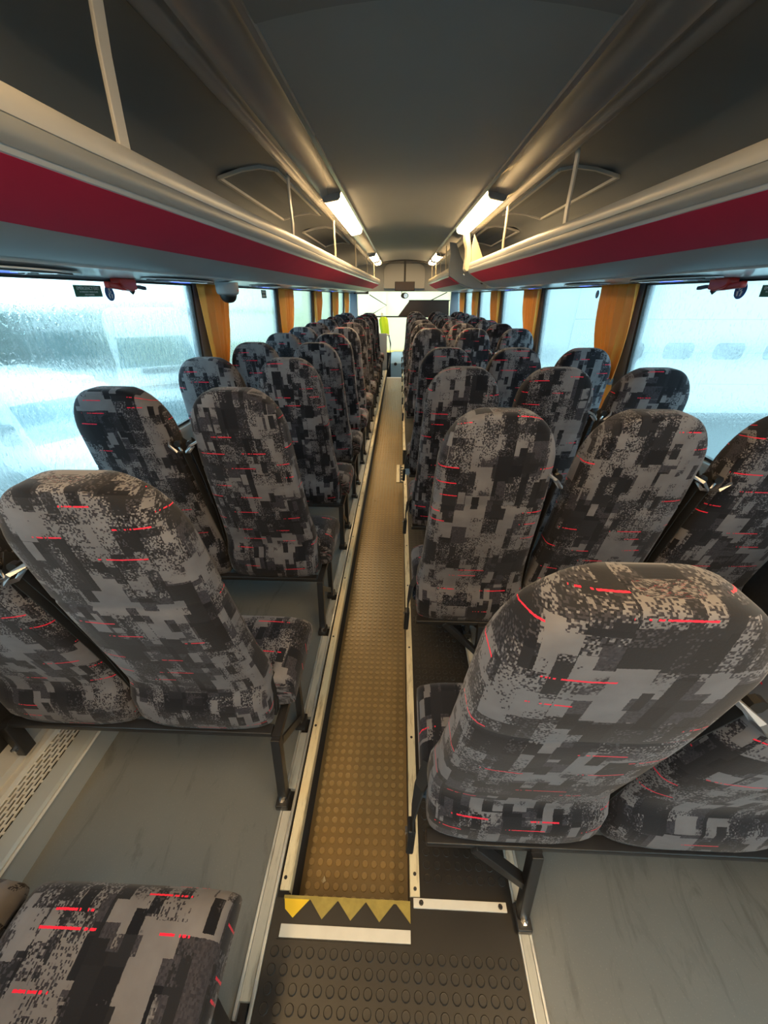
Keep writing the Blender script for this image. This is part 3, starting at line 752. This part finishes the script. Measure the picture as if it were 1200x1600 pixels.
for i, y in enumerate(LROWS):
    o = d0 if i == 0 else copy_tree(d0)
    o.location = (-0.737, y, 0)
    if i == 0: lab = 'patterned double seat at the bottom left corner, only its cushion showing'
    elif i == 1: lab = 'nearest full patterned double seat left of the aisle, large in the foreground'
    else: lab = 'patterned double seat left of the aisle, %s full row from the camera' % ORD[i - 1]
    tag(o, lab, 'coach seat', 'double seats left of the aisle')
for i, y in enumerate(RROWS):
    o = tr0 if i == 0 else copy_tree(tr0)
    o.location = (0.6705, y, 0)
    lab = 'nearest patterned triple seat, warmly lit and largest, right foreground' if i == 0 else 'patterned triple seat right of the aisle, %s row from the camera' % ORD[i]
    if i == 3: lab = 'patterned triple seat right of the aisle, fourth row, behind the exit gap'
    if i == 4: lab = 'patterned triple seat right of the aisle, fifth row, beyond the exit gap'
    tag(o, lab, 'coach seat', 'triple seats right of the aisle')

# ------------------------------------------------------------------ curtains
def curtain(side, y0, w, label, tied=True, seed=0):
    rnd = random.Random(seed)
    t = empty('curtain', (sx(side, 1.16), y0 + w / 2, 0.72), label, 'curtain', 'orange window curtains')
    nu, nv = 132, 26; m = MB(); pts = []; ph = rnd.random() * 6
    zt, zk, zb = 1.427, 0.905, 0.745
    for j in range(nv + 1):
        z = zt + (zk - zt) * j / nv; k = (j / nv)
        ww = w * (1 - 0.72 * k ** 2.6); yc = y0 + w * 0.5 - (w * 0.24) * k ** 2
        for i in range(nu + 1):
            u = i / nu
            amp = 0.025 * (1 - 0.3 * k)
            off = amp * (2 * abs(math.sin(u * math.pi * 5.2 + ph + 0.5 * math.sin(u * 9 + k * 2.2))) - 1.2) * side * (1 if side > 0 else -1) + 0.004 * math.sin(u * 41 + ph)
            pts.append((sx(side, 1.200 + 0.012 * k + off), yc + (u - 0.5) * ww, z))
    m.add(pts, [(j * (nu + 1) + i, j * (nu + 1) + i + 1, (j + 1) * (nu + 1) + i + 1, (j + 1) * (nu + 1) + i) for j in range(nv) for i in range(nu)])
    o = m.build('drape', 'curtain', t, smooth=True)
    s_ = o.modifiers.new('thick', 'SOLIDIFY'); s_.thickness = 0.002
    yc = y0 + w * 0.26; r0 = w * 0.14
    ring = [(sx(side, 1.220) + side * 0 + 0.026 * math.cos(a), yc + (r0 + 0.006) * math.sin(a)) for a in [2 * math.pi * k / 16 for k in range(16)]]
    MB().prism(ring, zk - 0.012, zk + 0.022, 'z').build('tie_band', 'pillar', t)
    rings = []
    for z, rx, ry, dy in ((zk, 0.018, r0, 0), (zk - 0.05, 0.019, r0 * 1.1, -0.005), (zk - 0.10, 0.020, r0 * 1.25, -0.012), (zb, 0.022, r0 * 1.35, -0.018)):
        rings.append([(sx(side, 1.222) + (rx + 0.004 * math.sin(5 * a)) * math.cos(a), yc + dy + (ry + 0.006 * math.sin(7 * a)) * math.sin(a), z) for a in [2 * math.pi * k / 24 for k in range(24)]])
    MB().loft(rings).build('curtain_tail', 'curtain', t, smooth='auto')
for side, nm in ((-1, 'left'), (1, 'right')):
    for k, y in enumerate(PILLARS[2:]):
        curtain(side, y - 0.075, 0.40 if k < 1 else 0.43, 'gathered orange curtain at the %s window pillar, %s from the camera' % (nm, ['nearest', 'second', 'third', 'fourth', 'furthest'][k]), seed=k + (10 if side > 0 else 0))

# ------------------------------------------------------------------ things under the racks
def service_unit(side, y, label):
    t = empty('service_unit', (sx(side, 1.08), y, 1.425), label, 'service unit', 'air and light units under the racks')
    L, Wd = 0.30, 0.075; c = sx(side, 1.085); zt = 1.4320
    def oval(l, w, z0, z1, y_=y, c_=c, n=28):
        return MB().prism([(c_ + w * math.cos(2 * math.pi * k / n), y_ + l * math.sin(2 * math.pi * k / n)) for k in range(n)], z0, z1, 'z')
    oval(L, Wd, zt - 0.004, zt).build('plate', 'under', t)
    for s_ in (-1, 1):
        m = MB(); n = 14; pts = []
        for k in range(n + 1):
            a = -1 + 2 * k / n; pts.append((c + s_ * (0.022 + 0.034 * (1 - a * a)), y + a * L * 0.82))
        for k in range(n, -1, -1):
            a = -1 + 2 * k / n; pts.append((c + s_ * (0.018 + 0.004 * (1 - a * a)), y + a * L * 0.82))
        v = m.prism(pts if s_ > 0 else pts[::-1], zt - 0.008, zt - 0.004, 'z').build('vent', 'black', t)
        for q in (-0.45, -0.15, 0.15, 0.45):
            MB().bar([(c + s_ * 0.018, y + q * L - 0.012, zt - 0.009), (c + s_ * 0.052, y + q * L + 0.012, zt - 0.009)], 0.006, 0.002, (0, 1, 0)).build('vane', 'chrome', v)
    oval(0.075, 0.013, zt - 0.010, zt - 0.004).build('blue_light', 'led', t)
for side, nm, yy in ((-1, 'left', (1.08, 2.03, 3.3, 4.4, 5.5, 6.6)), (1, 'right', (0.85, 1.98, 2.86, 4.0, 4.9))):
    for k, y in enumerate(yy):
        service_unit(side, y, 'oval vent unit with blue light under the %s rack, %s from the camera' % (nm, ['nearest', 'second', 'third', 'fourth', 'fifth', 'sixth'][k]))

def hammer(side, y, label):
    # red emergency hammer in its clip above the window
    t = empty('emergency_hammer', (sx(side, 1.19), y, 1.36), label, 'hammer', 'red emergency hammers')
    c = sx(side, 1.212)
    MB().prism([(y - 0.035, 1.431), (y + 0.070, 1.431), (y + 0.066, 1.392), (y + 0.02, 1.388), (y - 0.02, 1.398), (y - 0.035, 1.410)], c - 0.022, c + 0.022, 'x').build('holder', 'hammer', t, bevel=0.004)
    MB().bar([(c, y - 0.095, 1.408), (c, y - 0.03, 1.402), (c, y + 0.065, 1.396)], 0.024, 0.022, (1, 0, 0)).build('handle', 'hammer', t, bevel=0.005)
    MB().bar([(c, y + 0.065, 1.402), (c, y + 0.11, 1.403), (c, y + 0.155, 1.398)], 0.02, 0.014, (1, 0, 0)).build('blade_guard', 'trimgrey', t, bevel=0.004)
    MB().lathe([(0.011, 1.400), (0.011, 1.385), (0.002, 1.374)], (c, y + 0.058, 0), 10).build('spike', 'steel_dark', t)
hammer(-1, 1.78, 'red emergency hammer clipped above the nearest left window')
hammer(1, 1.82, 'red emergency hammer clipped above the nearest right window')

def sticker_exit(side, y, label):
    zc = 1.385; x = sx(side, glass_d(zc) - 0.0032); t = empty('exit_sticker', (x, y, zc - 0.02), label, 'sticker', 'green exit stickers')
    lean = 0.055 * side
    def q(yy, z, o): return (sx(side, glass_d(z) - o), yy, z)
    hw, z0, z1 = 0.072, 1.366, 1.404
    vs = [q(y - hw, z0, .001), q(y + hw, z0, .001), q(y + hw, z1, .001), q(y - hw, z1, .001), q(y - hw, z0, .0025), q(y + hw, z0, .0025), q(y + hw, z1, .0025), q(y - hw, z1, .0025)]
    MB().add(vs, [(0, 1, 2, 3), (4, 7, 6, 5), (0, 4, 5, 1), (1, 5, 6, 2), (2, 6, 7, 3), (3, 7, 4, 0)]).build('backing', 'green', t)
    xd = (0, 1, 0) if side < 0 else (0, -1, 0)
    yd = Vector((-lean, 0, 1)).normalized()
    for body, size, z in (('EMERGENCY EXIT', 0.0148, 1.389), ('IN EMERGENCY BREAK GLASS', 0.0072, 1.380), ('WITH HAMMER', 0.0072, 1.371)):
        text_part('lettering', body, size, 'print', t, q(y, z, .0032), xd, yd, 0.0004)
sticker_exit(-1, 1.62, 'green emergency exit sticker on the nearest left window')
sticker_exit(1, 1.605, 'green emergency exit sticker on the nearest right window')
def sticker_belt(side, y, zc, r, label):
    x = sx(side, glass_d(zc) - 0.003); t = empty('seat_belt_sticker', (x, y, zc - r), label, 'sticker', 'round seat belt stickers')
    MB().lathe([(r, 0), (r, 0.0015)], (x, y, zc), 24, 'x').build('disc', 'blue', t)
    f = -0.0012 * side if side > 0 else 0.0016
    xx = x + (0.0022 if side < 0 else -0.0012)
    MB().lathe([(r * .2, 0), (r * .2, 0.0008)], (xx, y, zc + r * .52), 12, 'x').build('figure_head', 'print', t)
    MB().prism([(y - r * .28, zc - r * .1), (y + r * .28, zc - r * .1), (y + r * .30, zc + r * .28), (y - r * .30, zc + r * .28)], xx, xx + 0.0008, 'x').build('figure_body', 'print', t)
    MB().prism([(y - r * .5, zc - r * .1), (y - r * .2, zc - r * .1), (y - r * .15, zc - r * .65), (y - r * .35, zc - r * .65)], xx, xx + 0.0008, 'x').build('figure_leg', 'print', t)
    MB().prism([(y + r * .2, zc - r * .1), (y + r * .5, zc - r * .1), (y + r * .35, zc - r * .65), (y + r * .15, zc - r * .65)], xx, xx + 0.0008, 'x').build('figure_leg', 'print', t)
    xb = xx + (0.0008 if side < 0 else -0.0004)
    MB().prism([(y - r * .30, zc + r * .20), (y - r * .20, zc + r * .28), (y + r * .28, zc - r * .02), (y + r * .2, zc - r * .1)], xb, xb + 0.0005, 'x').build('belt_line', 'blue', t)
sticker_belt(-1, 1.735, 1.378, 0.027, 'round blue seat belt sticker under the left red hammer')
sticker_belt(1, 1.775, 1.388, 0.030, 'round blue seat belt sticker under the right red hammer')
sticker_belt(1, 3.02, 1.378, 0.024, 'round seat belt sticker at the top of the second right window')

# dome camera
dc = empty('dome_camera', (-0.965, 2.44, 1.36), 'grey dome security camera under the left rack beside the curtain', 'camera')
c = (-0.965, 2.44, 0)
MB().lathe([(0.060, 1.434), (0.061, 1.42), (0.060, 1.390), (0.057, 1.380), (0.048, 1.374)], c, 24).build('housing', 'grey', dc, smooth='auto')
MB().lathe([(0.046, 1.380), (0.045, 1.366), (0.038, 1.350), (0.025, 1.338), (0.008, 1.334)], c, 24).build('dome', 'black', dc, smooth=True)
MB().lathe([(0.0, 0.006), (0.006, 0.006), (0.006, 0)], (-0.91, 2.44, 1.395), 8, 'x').build('status_light', 'hammer', dc)
# small notice on the second left window
nt = empty('window_notice', (-1.142, 3.72, 1.35), 'small dark notice on the second left window', 'sticker')
x = sx(-1, glass_d(1.385) - 0.003)
MB().box(x, x + 0.0015, 3.67, 3.80, 1.352, 1.412).build('backing', 'trimgrey', nt)
for z in (1.362, 1.388): MB().box(x + 0.0015, x + 0.0022, 3.685, 3.785, z, z + 0.016).build('print_block', 'cream', nt)

# ------------------------------------------------------------------ rear and front
wb = empty('wall_rear', (CX, YB, 0), 'plain rear wall of the coach behind the camera', 'wall', kind='structure')
MB().box(sx(-1, 1.33), sx(1, 1.33), YB - 0.05, YB, -0.75, 0.85).build('panel', 'rackceil', wb)
MB().box(sx(-1, 1.33), sx(1, 1.33), YB - 0.05, YB, 1.55, 2.10).build('panel', 'rackceil', wb)
for s_ in (-1, 1):
    a, b = sorted((sx(s_, 0.95), sx(s_, 1.33))); MB().box(a, b, YB - 0.05, YB, 0.85, 1.55).build('panel', 'rackceil', wb)
rw = empty('window_40', (CX, YB, 0.85), 'rear window behind the camera', 'window', kind='structure')
MB().box(sx(-1, 0.95), sx(1, 0.95), YB - 0.03, YB - 0.024, 0.85, 1.55).build('pane', 'pane_drop', rw)

wf = empty('wall_front', (CX, 9.6, 1.4), 'grey dome panel above the windscreen', 'wall', kind='structure')
# header: arched panel that closes the roof over the windscreen
def arch(hwid, ztop, zbot, r, n=8):
    pts = [(CX - hwid, zbot), (CX + hwid, zbot)]
    for k in range(n + 1):
        a = math.pi / 2 * k / n; pts.append((CX + hwid - r + r * math.cos(a), ztop - r + r * math.sin(a)))
    for k in range(n + 1):
        a = math.pi / 2 + math.pi / 2 * k / n; pts.append((CX - hwid + r + r * math.cos(a), ztop - r + r * math.sin(a)))
    return pts
MB().prism(arch(1.28, 2.07, 1.455, 0.12), 9.95, 10.02).build('header_panel', 'grey', wf, smooth='auto')
MB().prism(arch(0.46, 1.985, 1.50, 0.16), 9.86, 9.95).build('dome_panel', 'ceil', wf, bevel=0.02)
m = MB(); pts = []
for k in range(13):
    d = -0.47 + 0.94 * k / 12; pts.append((CX + d, 1.945 + 0.04 * (1 - (d / 0.47) ** 2)))
m.strip(pts, 0.045, 9.35, 9.45).build('ceiling_band', 'black', wf, smooth='auto')
m = MB().strip([(CX + q * 1.25, 2.03 + 0.02 * (1 - q * q)) for q in (-1, -.5, 0, .5, 1)], 0.01, 9.4, 10.0); m.build('front_roof', 'ceil', wf)
MB().box(sx(-1, 1.33), sx(1, 1.33), 10.40, 10.47, -0.75, 0.12).build('front_panel', 'wall_dark', wf)
for s_ in (-1, 1):
    a, b = sorted((sx(s_, 1.10), sx(s_, 1.33))); MB().box(a, b, 10.30, 10.45, 0.12, 1.46).build('screen_pillar', 'pillar', wf, bevel=0.01)
MB().box(sx(-1, 1.33), sx(1, 1.33), 10.02, 10.47, 1.455, 1.52).build('screen_head', 'grey', wf)
MB().box(sx(-1, 1.33), sx(1, 1.33), 10.40, 10.47, 1.50, 2.09).build('front_skin', 'grey', wf)
ws = empty('window_50', (CX, 10.4, 0.12), 'wide windscreen split by a black bar at the front', 'window', kind='structure')
MB().box(sx(-1, 1.10), sx(1, 1.10), 10.38, 10.386, 0.945, 1.455).build('upper_pane', 'pane_front', ws)
MB().box(sx(-1, 1.10), sx(1, 1.10), 10.38, 10.386, 0.12, 0.915).build('lower_pane', 'pane_front', ws)
MB().box(sx(-1, 1.10), sx(1, 1.10), 10.36, 10.40, 0.915, 0.945).build('split_bar', 'rubber_seal', ws)
def wiper(path, label):
    t = tag(MB().tube(path, 0.011, 6).build('windscreen_wiper', 'black', None), label, 'wiper', 'windscreen wipers')
wiper([(-0.73, 10.345, 1.39), (-0.33, 10.345, 1.17), (-0.66, 10.345, 0.99)], 'bent black wiper on the left half of the windscreen')
wiper([(1.08, 10.345, 1.44), (0.66, 10.345, 1.25)], 'black wiper arm at the upper right of the windscreen')
bl = empty('sun_blind', (0.5, 10.2, 0.93), 'dark pulled-down sun blind over the right half of the windscreen', 'blind')
MB().prism([(-0.05, 0.95), (1.14, 0.95), (1.12, 1.27), (0.21, 1.27)], 10.20, 10.215).build('screen_cloth', 'screen', bl)
MB().box(0.19, 1.14, 10.19, 10.225, 1.262, 1.284).build('top_bar', 'black', bl)

mo = empty('ceiling_monitor', (0.08, 9.3, 1.45), 'small dark brown monitor hanging above the aisle at the front', 'monitor')
MB().box(-0.125, 0.29, 9.28, 9.40, 1.452, 1.625).build('case', 'black', mo, bevel=0.01)
MB().box(-0.108, 0.273, 9.274, 9.281, 1.468, 1.612).build('display', 'screen', mo)
MB().box(0.06, 0.10, 9.30, 9.36, 1.625, 1.99).build('mount', 'black', mo)
mi = empty('interior_mirror', (0.09, 9.75, 1.32), 'small rear-view mirror hanging below the monitor', 'mirror')
MB().prism([(0.0 + 0.085 * math.cos(a) * (1 if math.cos(a) > 0 else 1) + 0.09, 1.37 + 0.06 * math.sin(a)) for a in [2 * math.pi * k / 20 for k in range(20)]], 9.74, 9.77).build('housing', 'black', mi, bevel=0.006)
MB().prism([(0.115 + 0.045 * math.cos(a), 1.37 + 0.045 * math.sin(a)) for a in [2 * math.pi * k / 20 for k in range(20)]], 9.732, 9.741).build('mirror_glass', 'chrome', mi)
MB().tube([(0.03, 9.76, 1.40), (0.02, 9.85, 1.47)], 0.008, 6).build('stalk', 'black', mi)
vm = empty('left_mirror', (-0.85, 9.9, 1.38), 'black sun visor box at the top left of the windscreen', 'visor'); vm.name = 'sun_visor'
MB().box(-1.05, -0.72, 9.85, 10.0, 1.40, 1.47).build('case', 'black', vm, bevel=0.012)
MB().box(-1.0, -0.78, 9.84, 9.852, 1.415, 1.455).build('label_plate', 'pillar', vm)

gp = empty('modesty_panel', (-0.28, 8.62, -0.15), 'grey guard panel with chrome rail at the head of the aisle', 'panel')
MB().box(-1.0, -0.265, 8.60, 8.63, 0.0, 0.70).build('panel', 'grey', gp, bevel=0.01)
MB().tube([(-0.235, 8.62, 0.0), (-0.20, 8.62, 0.25), (-0.19, 8.62, 0.50), (-0.225, 8.62, 0.67), (-0.30, 8.62, 0.69)], 0.014, 8).build('handrail', 'chrome', gp, smooth=True)
MB().box(-1.18, -0.26, 8.50, 8.68, -0.72, -0.012).build('plinth', 'wall_dark', gp)
da = empty('dashboard', (0.4, 9.7, -0.7), 'pale blue dashboard console at the front of the aisle', 'dashboard')
MB().prism([(9.42, -0.70), (9.38, 0.02), (9.50, 0.10), (9.85, 0.20), (10.36, 0.14), (10.36, -0.70)], -0.20, 1.28, 'x').build('console', 'bluegrey', da, bevel=0.02)
MB().lathe([(0.035, 0), (0.035, -0.02), (0.006, -0.025)], (-0.09, 9.395, 0.0), 14, 'y').build('knob', 'black', da)
MB().box(-0.15, 0.25, 9.9, 10.1, 0.14, 0.19).build('instrument_hood', 'pillar', da, bevel=0.01)
hv = empty('high_visibility_vest', (-0.36, 9.35, 0.58), 'bright yellow high-visibility vest hanging at the front left', 'vest')
rings = []
for z, w_, d_, dx in ((0.60, 0.085, 0.03, 0.03), (0.70, 0.09, 0.035, 0.02), (0.82, 0.095, 0.035, 0.0), (0.92, 0.09, 0.03, -0.01), (0.97, 0.05, 0.02, -0.01)):
    rings.append([(-0.355 + dx + (w_ + 0.008 * math.sin(6 * a)) * math.cos(a), 9.35 + (d_ + 0.01 * math.sin(5 * a)) * math.sin(a), z) for a in [2 * math.pi * k / 24 for k in range(24)]])
MB().loft(rings).build('cloth', 'hivis', hv, smooth='auto')
MB().tube([(-0.365, 9.35, 0.965), (-0.365, 9.36, 1.02), (-0.40, 9.37, 1.03)], 0.006, 6).build('hook', 'chrome', hv)
MB().tube([(-0.40, 9.37, -0.70), (-0.40, 9.37, 1.04)], 0.016, 8).build('hand_pole', 'chrome', hv, smooth=True)

# ------------------------------------------------------------------ outside
GZ = -1.5
gr = tag(MB().box(-60, 60, -30, 90, GZ - 0.1, GZ).build('ground', 'ground', None), 'wet grey yard around the coach', 'ground', kind='structure')
def hedge():
    rnd = random.Random(3); m = MB(); n = 90; k = 10; pts = []
    for i in range(n + 1):
        y = -4 + 30 * i / n
        for j in range(k + 1):
            z = GZ + (2.57) * j / k; pts.append((-12.0 - 0.25 * (j / k) + rnd.uniform(-.12, .12), y + rnd.uniform(-.1, .1), z + (rnd.uniform(-.10, .10) if j == k else 0)))
        pts.append((-13.2, y, GZ + 2.55)); pts.append((-13.2, y, GZ))
    K = k + 3
    m.add(pts, [(i * K + j, i * K + j + 1, (i + 1) * K + j + 1, (i + 1) * K + j) for i in range(n) for j in range(K - 1)])
    return m
tag(hedge().build('hedge', 'hedge', None), 'long dark clipped hedge across the yard on the left', 'hedge', kind='stuff')
fe = empty('wire_fence', (-10.5, 10, GZ), 'thin dark fence rail running in front of the hedge', 'fence')
MB().tube([(-10.4, -3, GZ + 2.08), (-10.5, 12, GZ + 2.04), (-10.6, 25, GZ + 2.08)], 0.03, 6).build('rail', 'trimgrey', fe)
for i in range(10):
    MB().box(-10.53, -10.45, -3 + 3 * i, -2.92 + 3 * i, GZ, GZ + 2.10).build('post', 'trimgrey', fe)

def vehicle(name, origin, prof, width, glass_seg, label, cat, roof_extra=None, lamp_z=0.7, angle=0.0):
    # side profile (length l, height z) with the nose at l=0 facing the coach; body spans the width
    t = empty(name, origin, label, cat)
    ox, oy, oz = origin
    m = MB().prism([(ox - l, oz + z) for l, z in prof], oy - width / 2, oy + width / 2)
    m.build('body', 'white_paint', t, bevel=0.09, bseg=4)
    (l0, z0), (l1, z1) = glass_seg
    nx, nz = (z1 - z0), (l1 - l0); L = math.hypot(nx, nz); nx, nz = nx / L, nz / L
    w0, w1 = width / 2 - 0.10, width / 2 - 0.20
    def Q(l, z, y, o): return (ox - l + nx * o, oy + y, oz + z + nz * o)
    vs = [Q(l0, z0, -w0, .012), Q(l0, z0, w0, .012), Q(l1, z1, w1, .012), Q(l1, z1, -w1, .012), Q(l0, z0, -w0, -.03), Q(l0, z0, w0, -.03), Q(l1, z1, w1, -.03), Q(l1, z1, -w1, -.03)]
    MB().add(vs, [(0, 1, 2, 3), (4, 7, 6, 5), (0, 4, 5, 1), (1, 5, 6, 2), (2, 6, 7, 3), (3, 7, 4, 0)]).build('windscreen', 'glass_dark', t)
    MB().box(ox - 0.05, ox + 0.03, oy - width * 0.30, oy + width * 0.30, oz + lamp_z - 0.06, oz + lamp_z + 0.06).build('grille', 'trimgrey', t, bevel=0.015)
    for s_ in (-1, 1):
        MB().box(ox - 0.10, ox + 0.025, oy + s_ * width * 0.40 - 0.14, oy + s_ * width * 0.40 + 0.14, oz + lamp_z - 0.05, oz + lamp_z + 0.12).build('headlamp', 'lens', t, bevel=0.03)
        MB().box(ox - l0 - 0.25, ox - l0 - 0.05, oy + s_ * (width / 2 + 0.10) - 0.09, oy + s_ * (width / 2 + 0.10) + 0.09, oz + z0 + 0.05, oz + z0 + 0.32).build('wing_mirror', 'trimgrey', t, bevel=0.03)
        for l in (0.75, prof_len(prof) - 0.85):
            MB().lathe([(0.30, -0.1), (0.33, -0.07), (0.33, 0.07), (0.30, 0.1)], (ox - l, oy + s_ * (width / 2 - 0.08), oz + 0.33), 20, 'y').build('wheel', 'tyre', t)
    MB().box(ox - 0.10, ox + 0.06, oy - width * 0.46, oy + width * 0.46, oz + 0.22, oz + 0.48).build('bumper', 'trimgrey', t, bevel=0.03)
    return t
def prof_len(p): return max(l for l, z in p)
van = vehicle('white_van', (-5.9, 9.9, GZ), [(0.0, 0.25), (0.0, 0.90), (0.12, 1.15), (0.50, 1.27), (1.05, 2.05), (1.35, 2.40), (1.9, 2.52), (5.6, 2.52), (5.65, 0.25)], 2.0,
              ((0.51, 1.285), (0.97, 1.94)), 'tall white van with its front towards the coach, behind the wet left window', 'van', lamp_z=0.85)
MB().box(-5.9 - 0.42, -5.9 - 0.12, 9.45, 10.35, GZ + 1.19, GZ + 1.26).build('bonnet_vent', 'trimgrey', van)
van.rotation_euler.z = R(-57)
car = vehicle('low_van', (-3.85, 5.19, GZ), [(0.0, 0.25), (0.0, 0.62), (0.10, 0.78), (1.05, 0.96), (2.05, 1.40), (2.45, 1.48), (6.6, 1.46), (6.75, 0.25)], 1.80,
              ((1.10, 0.98), (2.02, 1.385)), 'low white van with long roof parked close to the left window', 'van', lamp_z=0.62)
MB().box(-7.0, -6.6, 5.70, 6.03, GZ + 1.47, GZ + 1.55).build('roof_light', 'orange', car, bevel=0.02)
car.rotation_euler.z = R(-32)

# building with a sectional door on the right
bd = empty('building', (10.0, 10.9, GZ), 'white building with a panelled door and small windows on the right', 'building')
BY = 10.5
MB().box(2.6, 22.0, BY + 0.05, BY + 0.6, GZ, GZ + 7).build('wall', 'wallpanel', bd)
MB().box(2.6, 2.9, BY + 0.6, 32, GZ, GZ + 7).build('wall', 'wallpanel', bd)
for i in range(9):
    z0 = GZ + 0.16 + i * 0.74
    MB().box(4.2, 16.6, BY, BY + 0.05, z0, z0 + 0.726).build('door_panel', 'wallpanel', bd, bevel=0.008)
def rrect(x0, x1, z0, z1, r, n=5):
    pts = []
    for cx_, cz, a0 in ((x1 - r, z1 - r, 0), (x0 + r, z1 - r, 90), (x0 + r, z0 + r, 180), (x1 - r, z0 + r, 270)):
        for k in range(n + 1): a = R(a0 + 90 * k / n); pts.append((cx_ + r * math.cos(a), cz + r * math.sin(a)))
    return pts
for i in range(9):
    x0 = 5.34 + i * 1.21
    w_ = MB().prism(rrect(x0, x0 + 0.655, 0.02, 0.335, 0.09), BY - 0.018, BY).build('window', 'winpanel', bd)
    MB().prism(rrect(x0 - .03, x0 + 0.685, -0.01, 0.365, 0.11), BY - 0.010, BY).build('window_frame', 'trimgrey', w_)
MB().box(2.6, 22.0, BY - 0.15, BY + 0.05, GZ, GZ + 0.16).build('kerb', 'trimgrey', bd)

fw = empty('yard_wall', (0, 17, GZ), 'pale cream wall seen through the windscreen', 'wall')
MB().box(-9, 9, 17.0, 17.3, GZ, GZ + 5.0).build('panel', 'cream_wall', fw)
for i in range(7): MB().box(-8.5 + 2.6 * i, -8.35 + 2.6 * i, 16.9, 17.0, GZ, GZ + 5.0).build('post', 'cream_wall', fw)
yb = empty('yellow_skip', (-0.1, 13.6, GZ), 'yellow waste skip in the yard ahead of the windscreen', 'skip')
MB().prism([(-0.7, GZ), (0.5, GZ), (0.75, GZ + 1.25), (-0.95, GZ + 1.25)], 13.2, 14.2).build('bin', 'yellow', yb, bevel=0.03)
MB().box(-1.0, 0.8, 13.12, 13.2, GZ + 1.2, GZ + 1.34).build('rim', 'yellow', yb, bevel=0.01)
MB().box(0.05, 0.45, 13.14, 13.2, GZ + 0.6, GZ + 1.1).build('orange_plate', 'orange', yb)
